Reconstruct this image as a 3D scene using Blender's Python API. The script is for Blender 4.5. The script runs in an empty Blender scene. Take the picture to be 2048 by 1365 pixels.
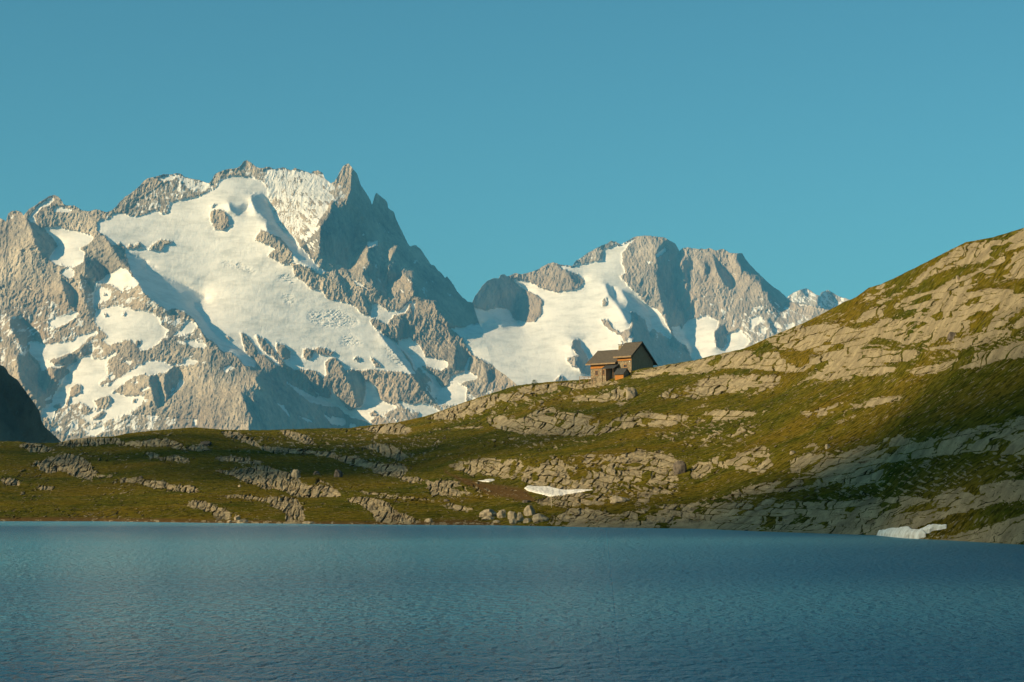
import bpy, bmesh, math, random
import numpy as np
from mathutils import Vector, Matrix
random.seed(7); np.random.seed(7)
# ------------------------------------------------------------------ camera, world, sun
F = 4360.0                      # focal length in photo pixels (photo 2048 wide)
CU, CV, HOR, CAMZ = 1024.0, 682.5, 1000.0, 3.5
PITCH = math.atan((HOR-CV)/F)
scene = bpy.context.scene
cam_d = bpy.data.cameras.new('camera'); cam = bpy.data.objects.new('camera', cam_d)
scene.collection.objects.link(cam); scene.camera = cam
cam_d.sensor_width = 36.0; cam_d.lens = 36.0*F/2048.0
cam_d.clip_start = 0.5; cam_d.clip_end = 60000
cam.location = (0, 0, CAMZ); cam.rotation_euler = (math.pi/2+PITCH, 0, 0)

SUN_EL = math.radians(22.0)
SUN_SIDE = math.radians(65.0)           # measured from straight behind the camera towards the left
SX, SY, SZ = -math.sin(SUN_SIDE)*math.cos(SUN_EL), -math.cos(SUN_SIDE)*math.cos(SUN_EL), math.sin(SUN_EL)
sd = bpy.data.lights.new('sun', 'SUN'); sd.energy = 5.0; sd.angle = math.radians(0.38); sd.color = (1.0, 0.77, 0.45)
sun = bpy.data.objects.new('sun', sd); scene.collection.objects.link(sun)
sun.rotation_euler = Vector((SX, SY, SZ)).to_track_quat('Z', 'Y').to_euler()
w = bpy.data.worlds.new('World'); scene.world = w; w.use_nodes = True
nt = w.node_tree; nt.nodes.clear()
sky = nt.nodes.new('ShaderNodeTexSky'); sky.sky_type = 'NISHITA'; sky.sun_disc = False
sky.sun_elevation = SUN_EL; sky.sun_rotation = math.atan2(SX, SY)
sky.altitude = 2400; sky.air_density = 1.0; sky.dust_density = 4.5; sky.ozone_density = 3.0
tint = nt.nodes.new('ShaderNodeMix'); tint.data_type = 'RGBA'; tint.blend_type = 'MULTIPLY'
tint.inputs[0].default_value = 1.0; tint.inputs[7].default_value = (0.48, 0.96, 0.78, 1)
bg = nt.nodes.new('ShaderNodeBackground'); bg.inputs[1].default_value = 0.085
out = nt.nodes.new('ShaderNodeOutputWorld')
nt.links.new(sky.outputs[0], tint.inputs[6]); nt.links.new(tint.outputs[2], bg.inputs[0]); nt.links.new(bg.outputs[0], out.inputs[0])
scene.view_settings.view_transform = 'Standard'; scene.view_settings.look = 'None'
scene.view_settings.exposure = 0.6; scene.view_settings.gamma = 1.0
scene.cycles.volume_bounces = 0
HAZE = True

def col(r, g, b):
    f = lambda c: (c/12.92 if c <= 0.04045 else ((c+0.055)/1.055)**2.4)
    return (f(r/255.0), f(g/255.0), f(b/255.0), 1.0)

# ------------------------------------------------------------------ maths helpers
def ray(u, v):
    X = (u-CU)/F; Yc = (CV-v)/F
    y = math.cos(PITCH)-math.sin(PITCH)*Yc
    z = math.sin(PITCH)+math.cos(PITCH)*Yc
    return X/y, z/y
def pos(u, v, Y):
    rx, rz = ray(u, v)
    return Y*rx, Y, CAMZ+Y*rz
def lake_y(v):                  # distance at which the ray of row v meets the water
    _, rz = ray(0.0, v); return -CAMZ/rz

_rng = np.random.RandomState(11)
_G = _rng.rand(256, 256)*2-1
_ang = _rng.rand(256, 256)*2*np.pi
_gx, _gy = np.cos(_ang), np.sin(_ang)
def pnoise(x, y, seed=0):       # 2-D gradient noise, about -1..1
    x = x+seed*17.3; y = y+seed*9.7
    xi = np.floor(x).astype(int); yi = np.floor(y).astype(int)
    xf = x-xi; yf = y-yi
    sx = xf*xf*xf*(xf*(xf*6-15)+10); sy = yf*yf*yf*(yf*(yf*6-15)+10)
    def g(i, j):
        a = (xi+i) & 255; b = (yi+j) & 255
        return _gx[a, b]*(xf-i)+_gy[a, b]*(yf-j)
    n0 = g(0, 0)*(1-sx)+g(1, 0)*sx; n1 = g(0, 1)*(1-sx)+g(1, 1)*sx
    return (n0*(1-sy)+n1*sy)*1.5
def fbm(x, y, o=4, seed=0, gain=0.5, ridged=False):
    s = 0; a = 1.0; t = 0
    for k in range(o):
        n = pnoise(x*2**k, y*2**k, seed+k)
        if ridged: n = 1-2*np.abs(n)
        s = s+a*n; t += a; a *= gain
    return s/t
def voronoi(x, y, seed=0, jit=0.8):    # returns F2-F1 and a random value per cell
    xi = np.floor(x).astype(int); yi = np.floor(y).astype(int)
    f1 = np.full(x.shape, 9.0); f2 = np.full(x.shape, 9.0); cid = np.zeros(x.shape)
    for dx in (-1, 0, 1):
        for dy in (-1, 0, 1):
            a = (xi+dx+seed*31) & 255; b = (yi+dy+seed*57) & 255
            px = xi+dx+0.5+jit*0.5*_G[a, b]; py = yi+dy+0.5+jit*0.5*_G[b, a]
            d = np.hypot(x-px, y-py)
            near = d < f1
            f2 = np.where(near, f1, np.minimum(f2, d))
            cid = np.where(near, _G[(a+91) & 255, b], cid)
            f1 = np.where(near, d, f1)
    return f2-f1, cid
def smooth(a, b, x):
    t = np.clip((x-a)/(b-a), 0, 1); return t*t*(3-2*t)
def blur(a, n):
    if n < 1: return a
    k = np.arange(-3*n, 3*n+1); g = np.exp(-0.5*(k/n)**2); g /= g.sum()
    for ax in (0, 1):
        p = [(0, 0), (0, 0)]; p[ax] = (3*n, 3*n)
        b = np.pad(a, p, mode='edge')
        c = np.cumsum(b, axis=ax) if False else None
        acc = 0
        for i, wgt in enumerate(g):
            sl = [slice(None), slice(None)]; sl[ax] = slice(i, i+a.shape[ax])
            acc = acc+wgt*b[tuple(sl)]
        a = acc
    return a
class Raster:                   # a map over photo directions, one cell per `st` pixels
    def __init__(s, u0, u1, v0, v1, st=1.0):
        s.u0, s.v0, s.st = u0, v0, st
        s.U = np.arange(u0, u1+st/2, st); s.V = np.arange(v0, v1+st/2, st)
        s.uu, s.vv = np.meshgrid(s.U, s.V)
    def zeros(s): return np.zeros(s.uu.shape)
    def fill(s, a, pts, val=1.0):
        pts = [tuple(p) for p in pts]
        us = [p[0] for p in pts]; vs = [p[1] for p in pts]
        i0 = max(0, int((min(us)-s.u0)/s.st)-1); i1 = min(len(s.U), int((max(us)-s.u0)/s.st)+2)
        j0 = max(0, int((min(vs)-s.v0)/s.st)-1); j1 = min(len(s.V), int((max(vs)-s.v0)/s.st)+2)
        if i1 <= i0 or j1 <= j0: return
        x = s.uu[j0:j1, i0:i1]; y = s.vv[j0:j1, i0:i1]
        m = np.zeros(x.shape, bool)
        n = len(pts)
        for k in range(n):
            xa, ya = pts[k]; xb, yb = pts[(k+1) % n]
            if ya == yb: continue
            c = ((ya > y) != (yb > y)) & (x < (xb-xa)*(y-ya)/(yb-ya)+xa)
            m ^= c
        a[j0:j1, i0:i1][m] = val
    def get(s, a, u, v):
        x = np.clip((u-s.u0)/s.st, 0, len(s.U)-1.001); y = np.clip((v-s.v0)/s.st, 0, len(s.V)-1.001)
        i = x.astype(int); j = y.astype(int); fx = x-i; fy = y-j
        return (a[j, i]*(1-fx)+a[j, i+1]*fx)*(1-fy)+(a[j+1, i]*(1-fx)+a[j+1, i+1]*fx)*fy
def P(s): 
    t = [float(q) for q in s.replace(',', ' ').split()]
    return list(zip(t[0::2], t[1::2]))
def PL(s): return [P(l) for l in s.strip().splitlines() if l.strip() and not l.strip().startswith('#')]
def interp(pts, u):
    p = sorted(pts); return np.interp(u, [a for a, b in p], [b for a, b in p])

def poisson(gx, gy, lam=1.0):            # least-squares surface with the wanted gradients (Neumann, by mirrored FFT)
    h, wd = gx.shape
    dx = np.zeros_like(gx); dx[:, :-1] = 0.5*(gx[:, :-1]+gx[:, 1:])
    dy = np.zeros_like(gy); dy[:-1, :] = 0.5*(gy[:-1, :]+gy[1:, :])
    div = lam*dx; div[:, 1:] -= lam*dx[:, :-1]; div += dy; div[1:, :] -= dy[:-1, :]
    m = np.concatenate([div, div[:, ::-1]], 1); m = np.concatenate([m, m[::-1, :]], 0)
    fh = np.fft.rfft2(m)
    ky = 2*np.cos(2*np.pi*np.arange(2*h)/(2*h))-2; kx = 2*np.cos(2*np.pi*np.arange(wd+1)/(2*wd))-2
    den = ky[:, None]+lam*kx[None, :]; den[0, 0] = 1; fh = fh/den; fh[0, 0] = 0
    return np.fft.irfft2(fh, s=m.shape)[:h, :wd]

# ------------------------------------------------------------------ object helpers
def link(name, me, mats, parent=None, **props):
    o = bpy.data.objects.new(name, me); scene.collection.objects.link(o)
    for m in (mats if isinstance(mats, (list, tuple)) else [mats]): me.materials.append(m)
    if parent is not None: o.parent = parent
    for k, v in props.items(): o[k] = v
    return o
def grid_mesh(name, X, Y, Z, attrs={}, smooth_shade=True):
    h, wd = X.shape
    me = bpy.data.meshes.new(name)
    co = np.stack([X, Y, Z], -1).reshape(-1, 3).astype(np.float32)
    idx = np.arange(h*wd).reshape(h, wd)
    q = np.stack([idx[:-1, :-1], idx[:-1, 1:], idx[1:, 1:], idx[1:, :-1]], -1).reshape(-1, 4).astype(np.int32)
    me.vertices.add(len(co)); me.vertices.foreach_set('co', co.ravel())
    me.loops.add(q.size); me.loops.foreach_set('vertex_index', q.ravel())
    me.polygons.add(len(q)); me.polygons.foreach_set('loop_start', np.arange(0, q.size, 4, dtype=np.int32))
    me.polygons.foreach_set('loop_total', np.full(len(q), 4, np.int32))
    me.polygons.foreach_set('use_smooth', np.full(len(q), smooth_shade))
    me.update(calc_edges=True)
    for k, a in attrs.items():
        at = me.attributes.new(k, 'FLOAT', 'POINT'); at.data.foreach_set('value', a.astype(np.float32).ravel())
    return me

# ------------------------------------------------------------------ materials
class N:
    def __init__(s, name):
        s.m = bpy.data.materials.new(name); s.m.use_nodes = True; s.t = s.m.node_tree; s.t.nodes.clear()
        s.out = s.t.nodes.new('ShaderNodeOutputMaterial'); s.b = s.t.nodes.new('ShaderNodeBsdfPrincipled')
        s.t.links.new(s.b.outputs[0], s.out.inputs[0]); s.b.inputs['Specular IOR Level'].default_value = 0.2
        s.b.inputs['Roughness'].default_value = 0.9
        s.co = s.t.nodes.new('ShaderNodeTexCoord').outputs['Object']
    def put(s, sock, v):
        if hasattr(v, 'node'): s.t.links.new(v, sock)
        elif v is not None:
            sock.default_value = v
    def map(s, scale=(1, 1, 1), rot=(0, 0, 0)):
        n = s.t.nodes.new('ShaderNodeMapping'); n.inputs['Scale'].default_value = scale; n.inputs['Rotation'].default_value = rot
        s.t.links.new(s.co, n.inputs[0]); return n.outputs[0]
    def noise(s, scale, det=4, rough=0.55, vec=None, dist=0.0):
        n = s.t.nodes.new('ShaderNodeTexNoise'); n.inputs['Scale'].default_value = scale; n.inputs['Detail'].default_value = det
        n.inputs['Roughness'].default_value = rough; n.inputs['Distortion'].default_value = dist
        s.t.links.new(vec or s.co, n.inputs['Vector']); return n.outputs['Fac']
    def voro(s, scale, feat='F1', vec=None):
        n = s.t.nodes.new('ShaderNodeTexVoronoi'); n.feature = feat; n.inputs['Scale'].default_value = scale
        s.t.links.new(vec or s.co, n.inputs['Vector']); return n.outputs['Distance']
    def attr(s, name):
        n = s.t.nodes.new('ShaderNodeAttribute'); n.attribute_name = name; return n.outputs['Fac']
    def ramp(s, fac, stops):
        n = s.t.nodes.new('ShaderNodeValToRGB'); e = n.color_ramp.elements
        while len(e) < len(stops): e.new(0.5)
        for i, (p, c) in enumerate(stops):
            e[i].position = p; e[i].color = c if len(c) == 4 else (*c, 1)
        s.t.links.new(fac, n.inputs[0]); return n.outputs[0]
    def rng(s, v, a, b, c=0.0, d=1.0):
        n = s.t.nodes.new('ShaderNodeMapRange'); n.clamp = True
        s.put(n.inputs[0], v)
        for i, q in enumerate((a, b, c, d)): n.inputs[i+1].default_value = q
        return n.outputs[0]
    def math(s, op, a, b=None):
        n = s.t.nodes.new('ShaderNodeMath'); n.operation = op; s.put(n.inputs[0], a)
        if b is not None: s.put(n.inputs[1], b)
        return n.outputs[0]
    def mix(s, f, a, b, mode='MIX'):
        n = s.t.nodes.new('ShaderNodeMix'); n.data_type = 'RGBA'; n.blend_type = mode
        s.put(n.inputs[0], f); s.put(n.inputs[6], a); s.put(n.inputs[7], b); return n.outputs[2]
    def bump(s, h, strength=0.5, dist=1.0, normal=None):
        n = s.t.nodes.new('ShaderNodeBump'); n.inputs['Strength'].default_value = strength; n.inputs['Distance'].default_value = dist
        s.t.links.new(h, n.inputs['Height'])
        if normal is not None: s.t.links.new(normal, n.inputs['Normal'])
        return n.outputs[0]
    def fin(s, color=None, rough=None, normal=None):
        if color is not None: s.put(s.b.inputs['Base Color'], color)
        if rough is not None: s.put(s.b.inputs['Roughness'], rough)
        if normal is not None: s.t.links.new(normal, s.b.inputs['Normal'])
        return s.m

def mountain_mat(name, k=1.0, rock=((0.16,0.135,0.105),(0.48,0.395,0.285),(0.76,0.61,0.43)), sn=(0.84,0.80,0.735,1)):
    n = N(name)
    vz = n.map((1, 1, 0.35)); vs = n.map((1.5, 1.0, 0.28), (0, 0.25, 0))
    a = n.noise(0.006*k, 8, 0.62, vz); b = n.noise(0.035*k, 8, 0.80, vs)
    f = n.math('ADD', n.math('MULTIPLY', a, 0.5), n.math('MULTIPLY', b, 0.5))
    rc = n.ramp(f, [(0.38, rock[0]), (0.5, rock[1]), (0.60, rock[2])])
    rc = n.mix(n.rng(n.noise(0.0022*k, 3), 0.4, 0.62), rc, n.mix(0.55, rc, (0.46, 0.33, 0.21, 1)))
    e = n.math('ADD', n.attr('snow'), n.math('MULTIPLY', n.math('SUBTRACT', n.noise(0.045*k, 7, 0.78, n.map((1.5, 1, 0.7))), 0.5), 1.1))
    sf = n.rng(e, 0.44, 0.56)
    sc = n.mix(n.rng(n.noise(0.012*k, 7, 0.7, n.map((0.6, 1, 2.2), (0, -0.6, 0))), 0.46, 0.70), sn, (0.60, 0.575, 0.52, 1))
    c = n.mix(sf, rc, sc)
    bs = n.bump(n.math('MULTIPLY', n.noise(0.045*k, 9, 0.78, vs), n.math('SUBTRACT', 1.0, n.math('MULTIPLY', sf, 0.85))), 1.0, 14.0/k)
    return n.fin(c, 0.85, bs)
M_far = mountain_mat('massif_rock_and_snow')
M_right = mountain_mat('granite_and_snow', 1.0, ((0.16,0.14,0.115),(0.46,0.39,0.30),(0.66,0.54,0.41)))
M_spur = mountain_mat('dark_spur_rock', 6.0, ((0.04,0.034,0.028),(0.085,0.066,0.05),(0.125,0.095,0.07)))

def hill_mat():
    n = N('alpine_turf_and_slabs')
    g1 = n.noise(0.045, 5, 0.6); g2 = n.noise(0.9, 6, 0.78); g3 = n.noise(0.25, 5, 0.65)
    gr = n.ramp(g1, [(0.38, (0.072, 0.094, 0.008)), (0.5, (0.17, 0.148, 0.012)), (0.62, (0.225, 0.155, 0.015))])
    gr = n.mix(n.rng(g3, 0.40, 0.62), gr, n.mix(0.5, gr, (0.24, 0.18, 0.03, 1)))
    gr = n.mix(n.rng(n.noise(2.2, 4, 0.8), 0.56, 0.66, 0, 0.7), gr, (0.32, 0.26, 0.07, 1))
    gr = n.mix(n.rng(g2, 0.42, 0.54), n.mix(0.85, gr, (0.022, 0.026, 0.003, 1)), gr)
    gr = n.mix(n.attr('soil'), gr, (0.16, 0.095, 0.035, 1))
    r1 = n.noise(0.35, 7, 0.65); r2 = n.noise(3.0, 5, 0.7)
    rk = n.ramp(r1, [(0.35, (0.33, 0.27, 0.165)), (0.52, (0.53, 0.43, 0.265)), (0.66, (0.68, 0.55, 0.34))])
    rk = n.mix(n.rng(r2, 0.35, 0.7), n.mix(0.35, rk, (0.10, 0.09, 0.07, 1)), rk)
    rk = n.mix(n.rng(n.noise(0.9, 6, 0.75), 0.58, 0.72, 0, 0.6), rk, (0.12, 0.11, 0.09, 1))
    crk = n.attr('crack')
    rk = n.mix(n.rng(n.math('ADD', crk, n.math('MULTIPLY', n.math('SUBTRACT', n.noise(1.6, 4, 0.7), 0.5), 0.5)), 0.32, 0.64), rk, n.mix(n.rng(g3, 0.42, 0.56), (0.035, 0.03, 0.012, 1), (0.11, 0.095, 0.008, 1)))
    e = n.math('ADD', n.attr('rock'), n.math('MULTIPLY', n.math('SUBTRACT', n.noise(0.8, 6, 0.75), 0.5), 0.9))
    rf = n.rng(e, 0.43, 0.57)
    # loose stones scattered in the turf
    st = n.rng(n.voro(0.75), 0.16, 0.24, 1.0, 0.0)
    st = n.math('MULTIPLY', st, n.rng(n.noise(0.12, 4, 0.7), 0.42, 0.56))
    c = n.mix(rf, n.mix(st, gr, (0.33, 0.27, 0.18, 1)), rk)
    b1 = n.bump(n.noise(0.7, 8, 0.8), 1.0, 0.9)
    b2 = n.bump(n.noise(3.0, 6, 0.8), 1.0, 0.30, b1)
    n.b.inputs['Specular IOR Level'].default_value = 0.0
    return n.fin(c, 1.0, b2)
M_hill = hill_mat()
def simple(name, c1, c2, scale, rough=0.9, bump=0.3, bd=0.05, stretch=(1, 1, 1), spec=0.1):
    n = N(name); n.b.inputs['Specular IOR Level'].default_value = spec; v = n.map(stretch); f = n.noise(scale, 6, 0.65, v)
    return n.fin(n.ramp(f, [(0.35, c1), (0.65, c2)]), rough, n.bump(f, bump, bd))
M_boulder = simple('boulder_rock', (0.20,0.165,0.115), (0.44,0.355,0.235), 1.6, bump=0.8, bd=0.25)
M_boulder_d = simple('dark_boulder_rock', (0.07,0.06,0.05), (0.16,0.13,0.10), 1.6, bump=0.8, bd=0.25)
M_snowp = simple('old_snow', (0.50,0.47,0.42), (0.80,0.785,0.75), 1.3, 0.8, 0.9, 0.25)
M_ground = simple('valley_turf', (0.05,0.05,0.02), (0.10,0.085,0.03), 0.02)
# ------------------------------------------------------------------ traced outlines (photo pixels)
SKY_B = P('-120 470 -60 455 -30 446 0 437 8 440 12 444 16 428 24 422 33 421 42 424 47 432 52 426 58 418 70 412 78 405 90 398 98 393 107 390 117 394 124 402 126 408 132 411 140 412 148 411 156 416 166 422 178 423 190 419 198 420 205 423 213 425 222 422 232 414 240 404 248 396 260 388 270 380 280 372 288 362 295 357 305 355 315 353 325 349 335 349 345 349 355 347 362 348 368 353 378 357 390 359 400 361 410 365 418 367 424 360 430 349 437 345 450 340 462 338 475 336 482 331 488 322 494 321 500 324 508 331 518 336 528 337 532 334 540 335 550 339 556 337 566 335 576 339 582 341 590 336 597 339 606 342 615 344 622 348 626 343 635 341 645 346 650 357 655 362 662 367 668 364 675 354 680 344 686 333 692 329 697 327 701 332 708 341 714 348 718 360 722 372 728 380 735 391 741 401 743.5 410 745 408 749 393 752 386 758 390 764 395 770 400 775 406 776 416 788 425 793 440 797 449 804 463 810 475 816 488 820 493 832 491 840 497 848 509 856 520 862 530 868 531 876 541 884 548 890 556 894 553 900 560 908 572 914 583 925 595 935 603 945 606 950 622 956 640 961 652 968 672 974 695 982 720 990 737 1010 750 1030 767 1060 800 1100 860 1130 900')
SKY_C = P('830 700 900 660 930 630 945 605 950 592 958 582 965 572 975 562 985 557 998 557 1001 550 1008 549 1013 553 1020 552 1030 547 1045 549 1060 545 1075 540 1085 533 1095 528 1107 525 1118 529 1130 531 1145 532 1152 522 1165 514 1178 505 1190 498 1205 491 1215 487 1222 482 1232 484 1242 489 1255 482 1270 474 1285 472 1300 472 1315 474 1328 475 1340 482 1350 487 1356 497 1359 503 1366 496 1375 495 1385 497 1398 498 1410 499 1420 496 1432 502 1445 498 1460 506 1472 507 1484 507 1490 517 1500 530 1515 545 1530 560 1545 573 1560 583 1575 597 1585 605 1600 607 1620 612 1640 617 1670 622 1720 640 1800 680')
SKY_D = P('1540 610 1570 600 1580 590 1592 583 1602 580 1612 577 1622 582 1632 590 1640 592 1642 586 1655 580 1665 585 1675 592 1690 597 1720 606 1780 625')
SKY_A = P('-160 640 -60 690 0 730 8 733 15 742 17 748 35 760 45 775 60 795 72 812 80 825 82 840 90 855 105 868 120 882 150 905')
B_SNOW = PL('''
195 447 205 436 222 430 240 424 262 432 280 434 300 424 322 418 335 408 370 397 400 392 418 382 432 375 445 358 462 352 482 352 505 356 530 366 545 380 560 400 560 430 575 455 600 492 612 505 640 535 660 545 680 548 712 570 725 592 742 612 745 637 740 642 750 657 770 670 790 682 800 700 815 720 825 740 835 750 787 745 750 740 725 742 695 740 660 750 650 757 640 760 630 750 607 740 590 740 575 732 560 735 530 712 515 707 510 720 515 739 512 735 490 732 475 715 462 705 445 705 430 687 412 675 400 655 385 635 365 622 350 616 335 620 327 615 305 600 287 582 277 565 265 550 257 525 250 497 240 486 225 492 210 472 195 462
85 455 105 454 117 452 140 460 162 464 186 472 185 481 172 492 160 496 170 507 167 522 160 530 150 532 147 537 130 532 110 529 96 519 107 502 116 492 107 477 95 465
120 545 135 535 150 542 147 555 137 559 125 552
57 435 75 412 105 391 108 400 100 410 82 417 67 435 75 450 54 440
105 422 115 412 147 420 140 425 110 425
187 585 195 575 200 570 217 582 222 592 215 600 195 607 192 617 186 615
200 565 215 550 240 535 252 537 262 552 277 565 270 575 247 572 245 585 225 570
192 620 210 616 232 611 255 616 270 622 295 622 315 632 325 652 337 660 327 677 317 687 295 700 282 702 272 690 260 680 245 682 220 692 205 682 215 672 197 655 190 645
95 645 107 637 125 632 140 627 155 621 157 626 145 640 125 652 107 655 100 650
60 685 72 684 95 689 125 685 147 682 155 672 175 667 192 662 195 667 175 677 157 695 147 705 117 715 90 724 72 720 60 707
155 717 180 710 185 719 207 717 230 702 232 707 217 722 212 730 215 750 200 767 200 772 217 772 232 760 257 745 275 732 295 722 310 720 332 725 347 732 332 745 292 752 290 747 265 755 250 765 220 787 235 785 250 792 290 792 282 810 250 830 215 840 185 847 162 837 180 825 207 820 180 815 160 805 135 810 110 820 107 835 85 837 80 820 105 807 107 792 122 772 125 760 140 745 137 735 155 725
78 720 95 722 110 728 130 730 120 738 100 735 82 745
245 725 252 719 267 724 260 729
217 752 230 750 230 757 220 760
340 730 365 727 370 715 397 722 392 730 370 732 347 732
370 682 390 682 415 691 405 696 387 695 375 690
347 670 362 660 377 640 390 645 395 655 380 667 360 671
447 740 457 730 472 737 457 740 452 747
320 815 350 782 360 757 370 765 360 777 330 807
268 765 276 760 274 768
280 780 300 772 302 776 284 786
100 862 107 855 125 852 112 865
129 872 137 862 142 872
162 857 180 860 205 850 207 862 190 875 165 872 177 867
147 847 156 847 155 860 147 857
386 835 395 840 392 852 387 852
467 862 482 850 477 860
60 498 72 495 74 501 64 503
42 502 52 499 50 505
50 572 58 580 67 578 60 573
10 572 0 574 3 580 12 578
0 585 8 592 14 596 6 596
30 598 36 600 32 601
42 600 49 601 44 603
730 760 750 767 760 785 795 815 770 827 745 847 695 822 725 812 732 785
605 740 640 792 665 800 680 807 695 820 745 847 700 835 675 815 645 800 630 785
662 760 668 775 672 792 690 812 700 822 680 812 662 800
790 800 825 802 867 812 840 827 810 817
840 827 850 812 870 815 880 822 860 840 835 842
875 795 880 777 912 765 935 775 930 810 875 810
855 765 868 770 880 785 870 795
542 795 552 805 570 812 585 840 575 832 562 815 545 803
570 760 580 767 625 792 675 810 662 815 620 805 595 785 572 767
592 828 610 835 632 845 628 848 605 840
662 832 690 837 692 850 680 852 665 847
640 820 655 830 672 850 665 850 650 835
745 610 755 607 775 620 800 622 820 600 825 602 810 627 787 632 775 652 757 640 742 637
822 607 832 600 828 640 818 655 825 630
795 680 820 675 840 692 852 715 880 720 897 727 890 737 867 735 860 732 842 732 830 742 822 720 800 695
840 732 870 755 882 775 862 760 845 745
850 712 895 722 897 735 880 742 850 732
937 712 942 715 935 740 960 757 905 770 897 762 905 750 927 745
850 742 870 752 882 775 875 780
870 640 890 655 925 656 955 645 990 660 992 734 975 727 963 720 948 712 937 700 925 677 905 661 885 648
697 555 720 567 745 580 738 580 715 571
312 357 335 349 362 349 350 360 325 365
735 485 755 480 757 490 737 497
720 855 735 850 750 856 735 862
700 845 715 852 705 860 697 856
''')
B_ROCK = PL('''
510 480 522 460 540 467 562 477 575 492 585 507 583 522 574 530 560 525 545 517 535 512 545 502 555 500 530 487
580 526 600 530 625 540 640 550 667 539 677 544 697 552 712 570 725 592 742 612 742 635 722 625 707 610 692 605 675 600 662 602 652 595 645 582 620 577 612 567 590 552 585 535
421 422 432 419 445 420 456 432 457 447 464 451 445 460 430 460 421 440
252 498 260 487 265 495 277 485 288 497 270 498
297 499 307 487 327 479 345 485 330 490 322 504 312 500
480 665 495 672 515 700 510 720 492 707 485 680
510 670 525 676 545 695 550 707 575 732 612 777 605 780 572 740 547 715 525 700
552 685 570 692 582 707 580 717 570 720 555 707
515 720 530 712 545 725 562 750 530 745 517 740
607 700 620 697 630 702 620 720 605 715
627 697 640 695 670 705 662 712 635 707
450 672 460 676 462 684 453 678
650 725 665 715 677 720 692 742 700 760 710 785 722 810 700 820 692 810 670 790 665 775 662 760 650 785 635 785 615 755 612 740 632 742 645 757 655 750
607 742 630 748 640 762 642 785 625 770
720 742 737 740 787 745 805 745 825 765 840 785 850 800 825 810 800 800 790 810 762 800 750 770 732 760
710 714 720 716 718 722 708 720
740 715 755 722 765 735 750 732
142 775 150 769 162 770 162 785 140 797 137 810 130 810 140 790
107 812 120 807 122 815 110 817
162 822 175 815 182 822 172 830
187 800 217 792 222 800 215 817 197 820
182 837 207 822 212 827 200 835 187 840
245 626 252 627 250 631 244 630
205 626 215 629 213 634 206 631
207 586 213 588 211 592 206 590
270 683 282 680 283 690 275 692
265 800 275 797 272 804 264 806
740 827 750 822 755 830 742 834
740 842 760 830 770 845 750 850
740 642 757 640 775 652 787 632 810 627 820 635 825 655 815 677 795 680 770 670 750 657
420 412 434 408 424 416
780 640 790 642 788 648 778 646
''')
# patchy rock with snow in its ledges: coverage first, then outline
B_MIX = [(0.56, P('530 337 575 338 615 343 647 348 665 367 670 382 665 400 620 405 570 395 540 400 530 367')),
 (0.48, P('540 400 570 395 620 405 665 400 655 420 640 440 615 485 590 475 560 450 540 415')),
 (0.42, P('425 360 432 347 480 337 492 322 507 327 530 345 532 367 507 357 482 347 450 352 427 380 415 382')),
 (0.40, P('250 427 275 400 312 377 362 350 410 362 425 372 410 385 370 395 342 405 337 425 322 430 317 415 295 425 270 432')),
 (0.62, P('350 352 375 357 420 368 412 382 380 380')),
 (0.45, P('665 370 682 362 687 375 700 375 695 395 677 410 665 400')),
 (0.40, P('195 424 222 424 225 435 210 440 195 436')),
 (0.33, P('14 425 45 422 48 440 20 442')),
 (0.25, P('120 412 190 424 200 450 150 445 110 440')),
 (0.38, P('610 470 640 450 640 500 625 515 612 495')),
 (0.30, P('762 800 850 800 880 815 850 835 800 845 740 858 700 858 760 830')),
 (0.34, P('750 740 800 745 830 790 800 800 760 790')),
 (0.34, P('850 760 900 780 960 790 1000 770 940 830 850 830')),
 (0.34, P('0 620 100 600 190 640 190 700 100 690 0 740')), (0.37, P('150 560 260 560 330 600 400 660 420 700 350 740 300 800 220 860 100 860 90 800 130 740 190 640')),
 (0.39, P('100 820 300 830 400 840 300 860 120 870')),
 (0.2, P('180 640 330 680 420 700 500 760 400 800 250 800')), (0.22, P('700 430 790 450 880 570 940 610 850 600 700 560'))]
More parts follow.
